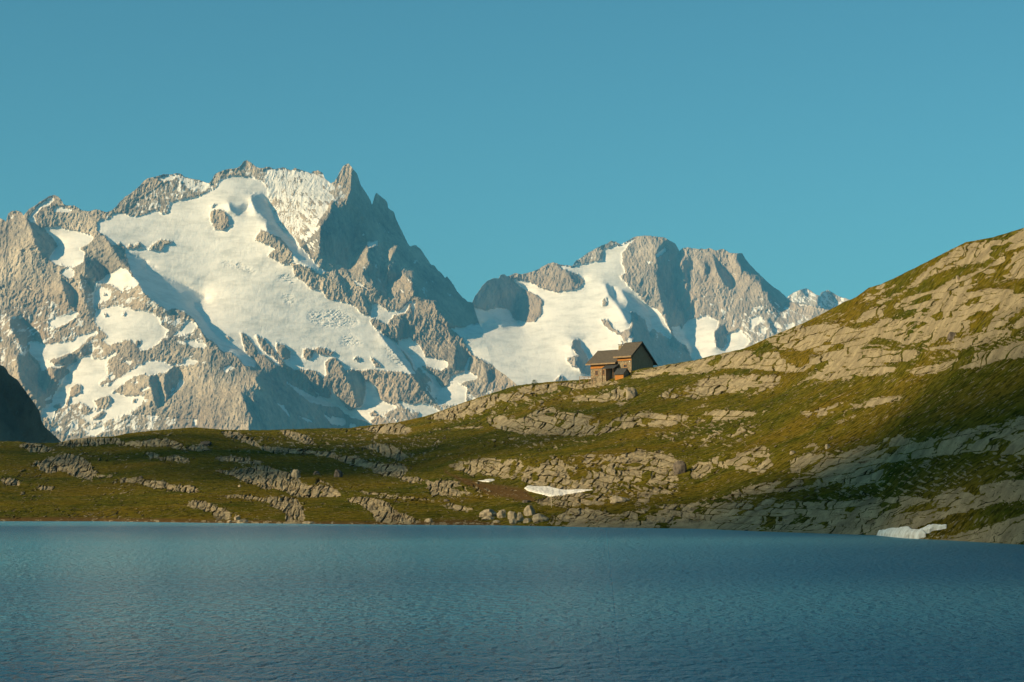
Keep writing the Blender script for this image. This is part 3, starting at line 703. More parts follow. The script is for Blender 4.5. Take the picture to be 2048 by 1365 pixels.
# ------------------------------------------------------------------ foreground hill
ER = Raster(-262, 2302, 370, 1112, 1.0)
SKYD = P('-1600 620 -260 600 0 600 115 600 400 625 700 640 900 630 1100 585 1240 540 1400 500 1550 450 1700 400 1900 325 2048 285 2300 245 3000 200 4400 175')
def build_hill():
    sky = lambda u: interp(SKY_E, u); shore = lambda u: interp(SHORE, u)
    rock = ER.zeros(); soil = ER.zeros(); mixm = ER.zeros()
    for c, p in E_MIX: ER.fill(rock, p, c)
    for c, p in E_MIX: ER.fill(mixm, p, 1.0)
    for p in E_ROCK: ER.fill(rock, p, 1.0); ER.fill(mixm, p, 0.0)
    for p in E_GRASS: ER.fill(rock, p, 0.0); ER.fill(mixm, p, 0.0)
    rb4 = blur(rock, 5)
    for p in E_SOIL: ER.fill(soil, p, 1.0)
    soil = blur(soil, 2)
    nv = 560
    us = np.concatenate([np.arange(-1580, -251, 7.0), np.linspace(-250, 2290, 2350), np.arange(2297, 4380, 7.0)]); nu = len(us); tt = np.linspace(0, 1, nv)
    U = np.repeat(us[None, :], nv, 0)
    sk = sky(us)+1.1*fbm(us/14, us*0, 4, 3, 0.65); sh = shore(us)+0.8*fbm(us/20, us*0+5, 4, 8, 0.6)
    V = sh[None, :]+(sk-sh)[None, :]*tt[:, None]
    # masks with broken edges
    wu = U+5.5*fbm(U/11, V/8, 5, 5, 0.75); wv = V+4.0*fbm(U/9+9, V/7, 5, 6, 0.75)
    r = ER.get(rock, wu, wv); so = ER.get(soil, U+6*fbm(U/20, V/10, 3, 4), V+2*fbm(U/20, V/8, 3, 14))
    scale = np.interp(U, [0, 900, 1500, 2048], [0.8, 0.85, 1.0, 1.15])
    patch = smooth(-0.06, 0.06, r-(0.5-0.85*fbm(U/13/scale+V/20, V/6/scale-U/40, 5, 7, 0.62)))
    frag = 0.25*r+0.75*ER.get(rb4, U, V)+0.95*fbm(U/12+V/25, V/5.5-U/60, 5, 29, 0.72)
    frag = smooth(0.38, 0.50, frag)
    r = np.where(ER.get(mixm, U, V) > 0.5, patch, frag)
    # depth: a smooth slope first, then benches of turf and steeper steps of slab
    Ys = lake_y(np.minimum(shore(us), 1200)); Yk = interp(SKYD, us)
    dn = np.arange(-1700, 4500, 4.0); kk = np.exp(-0.5*(np.arange(-30, 31)/10.0)**2); kk /= kk.sum()
    sm = lambda f: np.convolve(np.pad(f, 30, mode='edge'), kk, 'valid')
    t_sh, t_sk, t_d = sm(interp(SHORE, dn)), sm(interp(SKY_E, dn)), sm(interp(SKYD, dn))
    def base(u, v):
        sh_ = interp(SHORE, u); a = np.interp(u, dn, t_sh); b = np.interp(u, dn, t_sk); t = np.clip((sh_-v)/(a-b), 0, 1.3)
        y0 = lake_y(sh_); y1 = np.interp(u, dn, t_d)
        return y0+(y1-y0)*(0.35*t+0.65*t**1.5), (y1-y0)/(a-b)
    H2 = Raster(-262, 2302, 370, 1112, 2.0)
    rr = blur(ER.get(rock, H2.uu, H2.vv), 1)
    _, sl = base(H2.uu, H2.vv)
    t = (interp(SHORE, H2.uu)-H2.vv)/(interp(SHORE, H2.uu)-interp(SKY_E, H2.uu)); ins = (t > 0) & (t < 1)
    lowf = 0.5*fbm(H2.uu/170, H2.vv/45-H2.uu/500, 3, 17, 0.5)
    loc = np.where(ins, (0.35+0.975*np.clip(t, 0, 1)**0.5)*sl, 0)
    want = loc*(np.where(rr > 0.5, -0.72, 0.28)+lowf)            # change of depth per row (upwards)
    m = np.maximum(ins.sum(0), 1); want = np.where(ins, want-(want*ins).sum(0)/m, 0)
    res = poisson(want*0, -want*2.0, 14.0)
    res = res-np.median(res)
    edgew = np.clip(t/0.10, 0, 1)*np.clip((1-t)/0.05, 0, 1)
    res = np.clip(res, -22, 22)*edgew
    Y, _ = base(U, V)
    Y = Y+H2.get(res, U, V)
    dYdv = np.abs(np.gradient(Y, axis=0))/np.maximum((sh-sk)[None, :]/nv, 0.05)
    dYdv = np.minimum(dYdv, 1.3)
    pix = Y/F
    # joints and bedding of the slabs
    lean = 0.42
    wx = U+3.5*fbm(U/25, V/25, 3, 31)+14*fbm(U/110, V/50, 2, 34); wy = V+3*fbm(U/30, V/20, 3, 32)+7*fbm(U/120, V/45, 2, 35)
    bed = np.interp(U, [0, 500, 900, 1250, 1500, 1800, 2048], [-0.02, 0.14, 0.10, -0.05, -0.10, -0.22, -0.30])
    q1 = (wx+lean*wy)/(11.5*scale); bh = np.interp(U, [0, 1350, 1550, 2048], [17, 17, 11.5, 12]); q2 = (wy-bed*(wx-1000))/(14.5*scale)+1.4*fbm(U/200, V/60, 2, 133)*(U > 0)*np.interp(U, [1300, 1600], [0, 1])
    hsh = lambda i, k, c: _G[(i*7+k*131+c*17) & 255, (k*57+i*3+c*91) & 255]
    q2 = q2+0.35*fbm(U/45, V/45, 2, 36)
    kb = np.floor(q2).astype(int); r2 = q2-kb
    bedd = np.minimum(r2-0.12*hsh(np.floor(q1/6).astype(int), kb, 1)-0.1, 1.1-r2)
    bedd = np.abs(np.minimum(r2, 1-r2))*14.5*scale
    q = q1*(1+0.25*hsh(kb*0, kb, 5))+hsh(kb*0, kb, 2)*9+0.22*fbm(U/9, V/12, 3, 38)
    i0 = np.floor(q).astype(int)
    dj = np.full(q.shape, 9.0); cid = np.zeros(q.shape); stg = np.ones(q.shape)
    for j in (-1, 0, 1, 2):
        pj = i0+j+0.42*hsh(i0+j, kb, 3); dd = np.abs(q-pj); nr = dd < dj
        dj = np.where(nr, dd, dj); stg = np.where(nr, np.clip(0.75+0.8*hsh(i0+j, kb, 4), 0, 1), stg)
        cid = np.where(q > pj, hsh(i0+j, kb, 6), cid)
    dj = dj*11.5*scale
    wob = 0.5+0.5*fbm(U/6, V/6, 2, 39)
    cj = (1-smooth(0.5, 2.3, dj+0.9*wob))*stg
    cb = (1-smooth(0.5, 2.2, bedd+0.9*wob))*np.clip(0.6+0.9*hsh(np.floor(q1/2.3).astype(int), kb, 8), 0, 1)
    cb = cb*np.interp(U, [0, 860, 1000], [0.35, 0.35, 1])
    e2, c2 = voronoi(q1*0.42+3, q2*0.55+7, 2, 0.9)
    ck = np.maximum(cj, cb)
    gate = smooth(-0.45, 0.10, fbm(U/50, V/22, 3, 77)+0.15)
    ck = ck*np.clip(gate+0.12, 0, 1); c1 = cid
    q3 = (wx+lean*wy)/(5.2*scale); q4 = (wy-bed*(wx-1000))/(5.0*scale)
    e3, c3 = voronoi(q3*0.8, q4, 5, 0.95)
    ck3 = (1-smooth(0.03, 0.16, e3))*smooth(-0.1, 0.3, fbm(U/30, V/14, 3, 97))
    ck = np.maximum(ck*0.9, 0.62*ck3)
    bump = 1.5*c1*(1-ck)+1.3*c2+0.7*c3-3.6*ck
    fine = fbm(U/7, V/5, 4, 41, 0.65)
    lost = (hsh(np.floor(q).astype(int), kb, 11) < -0.74) & (fbm(U/40, V/20, 3, 98) > -0.1)
    wide = smooth(0.25, 0.75, 0.9*ck)*smooth(-0.25, 0.25, fbm(U/26, V/12, 3, 99)+0.05)
    wL = np.interp(U, [0, 860, 1020, 2300], [0.2, 0.2, 1, 1]); lost = lost*(wL > 0.5); wide = wide*wL
    wide = np.maximum(wide, np.interp(U, [1380, 1560], [0, 0.95])*smooth(0.2, 0.7, cb)*smooth(-0.3, 0.1, fbm(U/60, V/30, 3, 151)))
    r = r*(1-0.95*lost*(r > 0.3))*(1-0.9*wide)
    sp_ = fbm((U+0.8*V)/11, (V-bed*(U-1000))/3.4, 4, 102, 0.65)+0.35*fbm(U/90, V/30, 3, 103)
    r = np.maximum(r, smooth(0.33, 0.42, sp_)*0.95)
    bite = smooth(0.27, 0.37, fbm(U/30+V/60, V/7-U/70, 5, 87, 0.68))
    bite = bite*wL
    r = r*(1-bite*(r > 0.4)*smooth(0.0, 0.3, gate+0.2))
    outw = smooth(2180, 2300, U)+smooth(-140, -250, U)
    gen = smooth(0.02, 0.12, fbm(U/70+V/200, (V-bed*(U-1000))/22, 5, 140, 0.62)-0.02)
    r = r*(1-outw)+gen*outw
    r = np.maximum(r, 0.9*smooth(0.045, 0.01, tt)[:, None]*smooth(0.05, 0.25, fbm(U/16, V/6, 4, 120, 0.65)+0.25*fbm(U/150, V/50, 2, 121)))
    rk = np.clip(r, 0, 1)
    relY = np.maximum(dYdv, pix*1.0)
    D = rk*(-bump*0.85-1.5*fine-2.2*fbm(U/26+V/40, V/14, 3, 43))*relY*1.0
    D += -rk*0.0
    D += (1-rk)*(1.6*fbm(U/30, V/10, 4, 47, 0.55)+0.45*fbm(U/6, V/3.5, 3, 49, 0.6))*relY*0.55
    edge = smooth(0, 0.05, tt)*smooth(1.0, 0.985, tt)
    Y = Y+D*edge[:, None]
    X, YY, Z = pos(U, V, Y)
    # continues under the water and down the far side
    fr = np.array([40.0, 12.0, 3.0])[:, None]
    x0, y0 = X[0][None, :], YY[0][None, :]
    fy = y0-fr; fx = x0*fy/y0; fz = -fr*0.18-0.05+0*fx
    kb = np.array([1.5, 4, 9, 18, 35, 70, 140, 260, 420])[:, None]
    by = YY[-1][None, :]+kb; bx = X[-1][None, :]*by/YY[-1][None, :]; bz = Z[-1][None, :]-kb*(0.02+0.33*kb/420)-0.05+0.4*fbm(bx/6, by/6, 3, 2)
    X = np.concatenate([fx, X, bx]); YY = np.concatenate([fy, YY, by]); Z = np.concatenate([fz, Z, bz])
    cat = lambda a: np.concatenate([np.repeat(a[:1], 3, 0), a, np.repeat(a[-1:], 9, 0)])
    me = grid_mesh('hillside', X, YY, Z, {'rock': cat(r), 'crack': cat(ck), 'soil': cat(so)})
    link('hillside', me, M_hill, kind='structure', label='green alpine hillside with cracked pale rock slabs rising from the lake')
    # look-up for placing things: depth for a photo direction
    def depth(u, v):
        ts = (float(np.interp(u, us, sh))-v)/(float(np.interp(u, us, sh))-float(np.interp(u, us, sk)))
        j = np.clip(ts, 0, 1)*(nv-1); i = np.interp(u, us, np.arange(nu))
        j0 = int(min(j, nv-2)); i0 = int(min(i, nu-2))
        return float(Y[j0:j0+2, i0:i0+2].mean())
    return depth, (us, V, Y, X[3:-9], Z[3:-9])
hill_depth, HG = build_hill()
def ground_at(u, v):
    d = hill_depth(u, v); x, y, z = pos(u, v, d); return Vector((float(x), float(y), float(z)))

# ------------------------------------------------------------------ water and base ground
def water_mat():
    n = N('lake_water')
    v1 = n.map((1.9, 0.85, 1))
    a = n.noise(1.2, 2, 0.5, v1, 0.6); b = n.noise(3.2, 3, 0.6, v1, 0.4); c = n.noise(0.33, 3, 0.5, n.map((0.9, 1.0, 1)))
    gx_ = n.t.nodes.new('ShaderNodeSeparateXYZ'); n.t.links.new(n.co, gx_.inputs[0])
    side = n.rng(n.math('DIVIDE', gx_.outputs[0], n.math('ADD', n.math('ABSOLUTE', gx_.outputs[1]), 8.0)), -0.02, 0.14, 0.62, 1.15)
    gust = n.math('MULTIPLY', side, n.rng(n.noise(0.022, 4, 0.6, n.map((0.45, 1.5, 1))), 0.36, 0.62, 0.8, 1.15))
    h = n.math('ADD', n.math('MULTIPLY', a, 3.0), n.math('ADD', n.math('MULTIPLY', b, 1.5), n.math('MULTIPLY', c, 2.2)))
    h = n.math('MULTIPLY', h, gust)
    n.b.inputs['IOR'].default_value = 1.45; n.b.inputs['Specular IOR Level'].default_value = 0.5
    return n.fin((0.065, 0.35, 0.49, 1), n.rng(side, 0.6, 1.15, 0.20, 0.38), n.bump(h, 1.0, 1.0))
bm = bmesh.new()
vs = [bm.verts.new(p) for p in ((-420, -150, 0), (420, -150, 0), (420, 420, 0), (-420, 420, 0))]
bm.faces.new(vs); bmesh.ops.subdivide_edges(bm, edges=bm.edges[:], cuts=20, use_grid_fill=True)
me = bpy.data.meshes.new('lake'); bm.to_mesh(me); bm.free()
link('lake', me, water_mat(), kind='structure', label='rippled blue mountain lake in the foreground')
gxs = np.concatenate([-np.geomspace(24000, 480, 26), np.linspace(-440, 440, 41), np.geomspace(480, 24000, 26)])
gys = np.concatenate([-np.geomspace(24000, 200, 24), np.linspace(-170, 440, 31), np.geomspace(480, 24000, 26)])
GX, GY = np.meshgrid(gxs, gys)
dout = np.maximum(np.maximum(np.abs(GX)-400, GY-400), -130-GY)
GZ = np.where(dout < 0, -6.0, np.minimum(-6+dout*0.25, 4))
GZ = np.where(GY > 150, np.where(dout > 0, np.maximum(-6-dout*0.3, -120), GZ), GZ)+1.5*fbm(GX/60, GY/60, 3, 9)*(np.abs(dout) > 5)
link('ground', grid_mesh('ground', GX, GY, GZ), M_ground, kind='structure', label='valley ground around the lake and below the mountains')

# ------------------------------------------------------------------ thin puffs added outside the view, shaped to shade the lower slopes softly
def add_shade_cloud(name, label, puffs, seed, L=4300.0):
    tx, ty = -math.sin(SUN_SIDE), -math.cos(SUN_SIDE); ax, ay = math.cos(SUN_SIDE), -math.sin(SUN_SIDE)
    rnd = random.Random(seed)
    bm = bmesh.new()
    for k, (a, b, r) in enumerate(puffs):
        off = rnd.uniform(-60, 60)
        c = Vector((tx*(L+off)+ax*a, ty*(L+off)+ay*a, b+(L+off)*math.tan(SUN_EL)))
        g = bmesh.ops.create_icosphere(bm, subdivisions=2, radius=r)
        for v in g['verts']:
            v.co = Vector((v.co.x*1.1, v.co.y*1.1, v.co.z*0.95))*(1+0.15*math.sin(v.co.x*0.5+k)*math.cos(v.co.y*0.4+v.co.z*0.3)); v.co += c
    me = bpy.data.meshes.new(name); bm.to_mesh(me); bm.free()
    for q in me.polygons: q.use_smooth = True
    link(name, me, M_shade_cloud, kind='structure', label=label)
n_ = N('thin_shade_cloud_white'); M_shade_cloud = n_.fin((0.85, 0.85, 0.85, 1), 1.0)
tr = n_.t.nodes.new('ShaderNodeBsdfTransparent'); mx = n_.t.nodes.new('ShaderNodeMixShader'); mx.inputs[0].default_value = 0.27
n_.t.links.new(tr.outputs[0], mx.inputs[1]); n_.t.links.new(n_.b.outputs[0], mx.inputs[2]); n_.t.links.new(mx.outputs[0], n_.out.inputs[0])
rnd = random.Random(5)
pf_ = []
for k in range(38):
    f = k/37.0; pf_.append((-590+200*f+rnd.uniform(-8, 8), 75+12*f+rnd.uniform(-17, 15), rnd.uniform(12, 20)*(0.6+0.4*math.sin(math.pi*f))))
add_shade_cloud('shade_cloud', 'small thin shade caster added outside the view', pf_, 3)
EDGE = P('-300 40 -275 50 -255 58 -240 65 -228 74 -215 80 -190 83 -160 82 -120 78 -80 60 -30 30')
pf_ = []
for k in range(56):
    a = rnd.uniform(-290, -30); r = rnd.uniform(12, 20); e_ = float(interp(EDGE, a))
    b = e_-r*0.9-abs(rnd.gauss(0, 1))*18
    pf_.append((a, b, r))
for a in range(-280, -40, 15): pf_.append((a+rnd.uniform(-3, 3), float(interp(EDGE, a))-12, 12))
add_shade_cloud('shade_cloud', 'broad thin shade caster added outside the view', pf_, 4)

# ------------------------------------------------------------------ things on the hill
def mesh_obj(name, bm, mat, parent=None, smooth=False, **props):
    me = bpy.data.meshes.new(name); bm.normal_update(); bm.to_mesh(me); bm.free()
    if smooth:
        for q in me.polygons: q.use_smooth = True
    return link(name, me, mat, parent, **props)
from mathutils import noise as mn
def boulder(u, v, wpx, hpx, label, seed, dark=False, name='boulder', group=None, blocky=0.5, tilt=0.0):
    g = ground_at(u, v+hpx*0.5); s = g.y/F
    w, h = wpx*s, hpx*s
    rnd = random.Random(seed)
    bm = bmesh.new(); bmesh.ops.create_cube(bm, size=2.0)
    bmesh.ops.bevel(bm, geom=bm.edges[:]+bm.verts[:], offset=0.42, segments=1, affect='EDGES')
    bmesh.ops.subdivide_edges(bm, edges=bm.edges[:], cuts=3, use_grid_fill=True)
    for i in range(7):                                   # flat fracture faces
        nrm = Vector((rnd.uniform(-1, 1), rnd.uniform(-1, 1), rnd.uniform(-0.4, 1))).normalized(); d = rnd.uniform(0.72, 0.98)
        for q in bm.verts:
            e = q.co.dot(nrm)-d
            if e > 0: q.co -= nrm*e
    off = Vector((seed*3.1, seed*1.7, seed*0.9))
    for q in bm.verts:
        q.co += q.co.normalized()*(mn.noise(q.co*1.3+off)*0.20+mn.noise(q.co*4+off)*0.07)
    x0 = min(q.co.x for q in bm.verts); x1 = max(q.co.x for q in bm.verts); z0 = min(q.co.z for q in bm.verts); z1 = max(q.co.z for q in bm.verts)
    rot = Matrix.Rotation(rnd.uniform(-0.5, 0.5), 3, 'Z')
    for q in bm.verts:
        q.co = rot @ q.co
    x0 = min(q.co.x for q in bm.verts); x1 = max(q.co.x for q in bm.verts)
    for q in bm.verts:
        q.co = Vector(((q.co.x-(x0+x1)/2)*w/(x1-x0), q.co.y*w/(x1-x0)*0.9, (q.co.z-z0)/(z1-z0)*h*1.35-0.35*h+tilt*q.co.x*h))
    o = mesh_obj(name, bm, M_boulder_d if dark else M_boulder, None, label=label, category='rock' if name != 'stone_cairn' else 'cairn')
    if group: o['group'] = group
    o.location = g+Vector((0, w*0.25, 0))
    return o
SH = 'boulders heaped at the lake shore'; TF = 'boulders lying in the turf'
BL = [(1003,1028,20,17,'rounded tan boulder, left end of the upright blocks at the lake shore',1,0,SH),
 (1025,1030,20,15,'tan boulder between the left round block and the split block at the shore',2,0,SH),
 (1041,1034,15,19,'narrow upright split block left below the tallest shore boulder',3,0,SH),
 (1059,1021,24,20,'tallest squarish pale boulder standing on top of the shore heap',4,0,SH),
 (1081,1036,34,17,'wide flat-topped boulder at the right end of the shore heap',5,0,SH),
 (1055,1041,18,10,'low block wedged under the tallest boulder at the shore',6,0,SH),
 (1027,1043,18,11,'small sloping block at the water edge in front of the shore heap',7,0,SH),
 (977,1026,38,15,'long low slab boulder left of the shore heap',8,0,SH),
 (976,1036,26,8,'thin flat stone below the long low slab boulder',9,0,SH),
 (993,1043,16,5,'smallest flat stone at the water edge beside the shore heap',10,0,SH),
 (857,1041,17,8,'lone pale stone on the flat shore right of the long ribbed slab',11,0,None),
 (474,1036,13,10,'pale squarish stone near the lake below the left outcrop',12,0,None),
 (484,1043,24,8,'wide pale stone at the water line below the left outcrop',13,0,None),
 (458,1043,11,5,'small flat stone at the water line left of the pale squarish stone',14,0,None),
 (617,1046,26,6,'flat stone at the water line right of the curled slab',15,0,None),
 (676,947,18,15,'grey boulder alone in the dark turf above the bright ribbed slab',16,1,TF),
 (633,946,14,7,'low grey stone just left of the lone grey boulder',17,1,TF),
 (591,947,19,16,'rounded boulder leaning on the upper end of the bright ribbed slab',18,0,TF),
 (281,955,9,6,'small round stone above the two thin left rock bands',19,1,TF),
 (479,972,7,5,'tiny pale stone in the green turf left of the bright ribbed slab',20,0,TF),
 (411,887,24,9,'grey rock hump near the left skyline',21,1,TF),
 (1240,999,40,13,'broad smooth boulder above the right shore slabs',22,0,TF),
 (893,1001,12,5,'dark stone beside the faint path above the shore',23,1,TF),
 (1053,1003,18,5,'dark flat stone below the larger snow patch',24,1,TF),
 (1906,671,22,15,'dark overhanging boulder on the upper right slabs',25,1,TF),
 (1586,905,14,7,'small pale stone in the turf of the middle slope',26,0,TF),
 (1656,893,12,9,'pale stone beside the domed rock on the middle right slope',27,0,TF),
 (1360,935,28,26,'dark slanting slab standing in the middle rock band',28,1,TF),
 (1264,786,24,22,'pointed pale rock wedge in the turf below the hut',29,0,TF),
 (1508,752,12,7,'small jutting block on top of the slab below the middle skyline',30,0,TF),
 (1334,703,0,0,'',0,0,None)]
for (u, v, wp, hp, lb, sdn, dk, gr) in BL:
    if wp: boulder(u, v, wp, hp, lb, sdn, bool(dk), group=gr)
boulder(1916, 557, 8, 12, 'small stone cairn standing on the pale upper right slabs', 41, name='stone_cairn')

# snow patches: a thin bank of old snow lying on the slope
def snow_patch(pts, label, seed):
    R = Raster(min(p[0] for p in pts)-6, max(p[0] for p in pts)+6, min(p[1] for p in pts)-5, max(p[1] for p in pts)+5, 0.5)
    a = R.zeros(); R.fill(a, pts, 1.0)
    wu = R.uu+1.5*fbm(R.uu/7, R.vv/5, 3, seed); wv = R.vv+0.8*fbm(R.uu/7, R.vv/5, 3, seed+3)
    a = R.get(a, wu, wv); s = blur(a, 1); th = blur(a, 3)
    us, V, Y, X_, Z_ = HG
    iu = np.interp(R.uu, us, np.arange(len(us)))
    sh = interp(SHORE, R.uu); sk = interp(SKY_E, R.uu)
    t = np.clip((sh-R.vv)/(sh-sk), 0, 1)*(V.shape[0]-1)
    i0 = iu.astype(int); j0 = np.minimum(t.astype(int), V.shape[0]-2); fi = iu-i0; fj = t-j0
    Yb = blur(Y, 2) if False else Y
    D = (Yb[j0, i0]*(1-fi)+Yb[j0, i0+1]*fi)*(1-fj)+(Yb[j0+1, i0]*(1-fi)+Yb[j0+1, i0+1]*fi)*fj
    D = blur(D, 4)
    pix = D/F
    inside = s > 0.5
    x, y, z = pos(R.uu, R.vv, D-0.9)
    zt = z-0.02+0.28*np.clip(th-0.4, 0, 1)+0.05*fbm(R.uu/4, R.vv/3, 4, seed)
    bm = bmesh.new(); idx = {}
    J, I = inside.shape
    def vt(j, i, top):
        k = (j, i, top)
        if k not in idx: idx[k] = bm.verts.new((x[j, i], y[j, i], zt[j, i] if top else z[j, i]-1.2))
        return idx[k]
    def full(j, i): return 0 <= j < J-1 and 0 <= i < I-1 and inside[j, i] and inside[j+1, i] and inside[j, i+1] and inside[j+1, i+1]
    for j in range(J-1):
        for i in range(I-1):
            if not full(j, i): continue
            bm.faces.new((vt(j, i, 1), vt(j+1, i, 1), vt(j+1, i+1, 1), vt(j, i+1, 1)))
            if not full(j, i-1): bm.faces.new((vt(j, i, 1), vt(j, i, 0), vt(j+1, i, 0), vt(j+1, i, 1)))
            if not full(j, i+1): bm.faces.new((vt(j, i+1, 1), vt(j+1, i+1, 1), vt(j+1, i+1, 0), vt(j, i+1, 0)))
            if not full(j-1, i): bm.faces.new((vt(j, i, 1), vt(j, i+1, 1), vt(j, i+1, 0), vt(j, i, 0)))
            if not full(j+1, i): bm.faces.new((vt(j+1, i, 1), vt(j+1, i, 0), vt(j+1, i+1, 0), vt(j+1, i+1, 1)))
    mesh_obj('snow_patch', bm, M_snowp, None, True, label=label, category='snow patch', group='old snow patches on the lower slope')
snow_patch(P('949 960 965 961 972 959 984 958 990 959 988 962 975 965 962 963'), 'smallest sliver of old snow in the brown hollow', 1)
snow_patch(P('1048 977 1056 971 1068 972 1085 973 1098 973 1112 977 1130 980 1150 979 1172 979 1188 979 1168 983 1150 986 1130 990 1112 992 1097 993 1085 989 1066 985 1054 981'), 'largest white snow patch lying below the middle rock band', 2)
snow_patch(P('1752 1071 1757 1061 1770 1060 1782 1056 1795 1057 1808 1054 1818 1054 1824 1059 1836 1060 1848 1056 1856 1051 1868 1049 1880 1050 1895 1048 1894 1050 1880 1053 1868 1055 1858 1060 1846 1063 1853 1066 1836 1070 1820 1071 1808 1074 1790 1073 1770 1072'), 'snow patch with a thin curling tail at the water edge on the right', 3)

# ------------------------------------------------------------------ the mountain hut
def hut_mats():
    n = N('rubble_stone_wall'); e = n.voro(2.6, 'DISTANCE_TO_EDGE'); f = n.noise(2.2, 4, 0.6)
    c = n.ramp(f, [(0.35, (0.14, 0.11, 0.07)), (0.52, (0.27, 0.21, 0.13)), (0.66, (0.42, 0.33, 0.21))])
    c = n.mix(n.rng(e, 0.02, 0.09), (0.13, 0.10, 0.065, 1), c)
    stone = n.fin(c, 0.95, n.bump(n.rng(e, 0, 0.12), 0.8, 0.06))
    def boards(name, c1, c2, axis):
        n = N(name); w = n.t.nodes.new('ShaderNodeTexWave'); w.wave_type = 'BANDS'; w.bands_direction = axis
        w.inputs['Scale'].default_value = 1.9; w.inputs['Distortion'].default_value = 0.4; n.t.links.new(n.co, w.inputs['Vector'])
        f = n.noise(1.6, 5, 0.7, n.map((4, 4, 0.4) if axis != 'Z' else (0.4, 0.4, 5)))
        c = n.mix(n.rng(w.outputs['Fac'], 0.0, 0.22, 0.75, 0.0), n.ramp(f, [(0.35, c1), (0.65, c2)]), tuple(0.35*q for q in c1)+(1,))
        return n.fin(c, 0.85, n.bump(w.outputs['Fac'], 0.5, 0.04))
    orange = boards('warm_larch_boards', (0.30, 0.115, 0.025), (0.48, 0.20, 0.045), 'Z')
    dark = boards('weathered_grey_boards', (0.26, 0.17, 0.10), (0.46, 0.32, 0.19), 'Y')
    slate = simple('slate_roof', (0.06, 0.052, 0.042), (0.125, 0.105, 0.082), 2.5, 0.7, 0.5, 0.05, (1, 1, 3))
    slate2 = simple('dark_slate_roof', (0.035, 0.038, 0.04), (0.065, 0.066, 0.065), 3.0, 0.6, 0.5, 0.05)
    trim = simple('dark_timber', (0.06, 0.04, 0.025), (0.12, 0.08, 0.045), 3.0)
    edge = simple('brown_eave_board', (0.20, 0.135, 0.08), (0.30, 0.21, 0.125), 3.0)  # mid-brown wood for eave boards, corner post, sills and lintels
    frame = simple('window_frame_wood', (0.30, 0.15, 0.06), (0.42, 0.22, 0.09), 5.0)
    n = N('window_glass'); n.b.inputs['Specular IOR Level'].default_value = 0.5; glass = n.fin((0.012, 0.012, 0.014, 1), 0.08)
    lamp = simple('white_enamel', (0.75, 0.74, 0.70), (0.85, 0.84, 0.80), 5.0)
    return stone, orange, dark, slate, slate2, trim, edge, frame, glass, lamp
stone, orange, dark, slate, slate2, trim, edge, frame_m, glass, lamp_m = hut_mats()
def box(bm, x0, x1, y0, y1, z0, z1, bev=0.0):
    vs = [bm.verts.new((x, y, z)) for x in (x0, x1) for y in (y0, y1) for z in (z0, z1)]
    fs = [(0, 1, 3, 2), (4, 6, 7, 5), (0, 4, 5, 1), (2, 3, 7, 6), (0, 2, 6, 4), (1, 5, 7, 3)]
    out_ = [bm.faces.new([vs[i] for i in f]) for f in fs]
    if bev:
        ed = list({e for f in out_ for e in f.edges}); bmesh.ops.bevel(bm, geom=ed, offset=bev, segments=1, affect='EDGES')
def prism(bm, prof, x0, x1):            # profile in (y, z), extruded along x
    a = [bm.verts.new((x0, y, z)) for y, z in prof]; b = [bm.verts.new((x1, y, z)) for y, z in prof]
    n = len(prof); bm.faces.new(a[::-1]); bm.faces.new(b)
    for i in range(n): bm.faces.new((a[i], a[(i+1) % n], b[(i+1) % n], b[i]))
def bx(name, m, par, *a, **k):
    bm = bmesh.new(); box(bm, *a, bev=k.pop('bev', 0)); bmesh.ops.recalc_face_normals(bm, faces=bm.faces); return mesh_obj(name, bm, m, par, **k)
def pr(name, m, par, prof, x0, x1, **k):
    bm = bmesh.new(); prism(bm, prof, x0, x1); bmesh.ops.recalc_face_normals(bm, faces=bm.faces); return mesh_obj(name, bm, m, par, **k)
def empty(name, loc, rz, **props):
    o = bpy.data.objects.new(name, None); scene.collection.objects.link(o); o.location = loc; o.rotation_euler = (0, 0, rz)
    for k, q in props.items(): o[k] = q
    return o
HY = float(interp(SKYD, 1262.0))+1.5
hx, hy, hz = [float(q) for q in pos(1263.0, 742.0, HY)]
HR = math.atan2(-0.70, 0.714)            # local x points out of the dark gable, local y runs along it away to the right
hut = empty('mountain_hut', (hx, hy, hz), HR, label='stone and larch mountain hut with grey slate roofs standing on the ridge', category='hut')
W1, RY, EZ, RZ = 8.2, 3.55, 4.0, 7.15      # tall block
# gable profile: left eave high, right roof runs lower
def roofz(y): return RZ-(RZ-EZ-0.1)/RY*(RY-y) if y < RY else RZ-(y-RY)*0.95
bm = bmesh.new(); prism(bm, [(0, -3), (W1, -3), (W1, roofz(W1)-0.15), (RY, RZ-0.15), (0, EZ-0.1)], -4.6, -0.12); bmesh.ops.recalc_face_normals(bm, faces=bm.faces)
mesh_obj('stone_wall', bm, stone, hut)
pr('gable_wall', dark, hut, [(0.0, -1.0), (W1, -1.0), (W1, roofz(W1)-0.16), (RY, RZ-0.16), (0.0, EZ-0.12)], -0.12, 0.0, label='dark weathered vertical boards')
bx('corner_post', edge, hut, -0.14, 0.03, -0.06, 0.03, -2.2, 3.9)
bx('larch_band', orange, hut, -4.62, -0.14, -0.05, 0.0, 2.55, 3.72)
bx('band_rail', trim, hut, -4.62, -0.14, -0.09, -0.05, 2.5, 2.6)
def slab(y0, y1, z0, z1, th): return [(y0, z0), (y1, z1), (y1, z1+th), (y0, z0+th)]
t_ = 0.16
rf = pr('roof', slate, hut, [(-0.75, roofz(0)-0.75*0.87), (RY, RZ), (W1+1.0, roofz(W1+1.0)), (W1+1.0, roofz(W1+1.0)+t_), (RY, RZ+t_+0.04), (-0.75, roofz(0)-0.75*0.87+t_)], -5.3, 0.55)
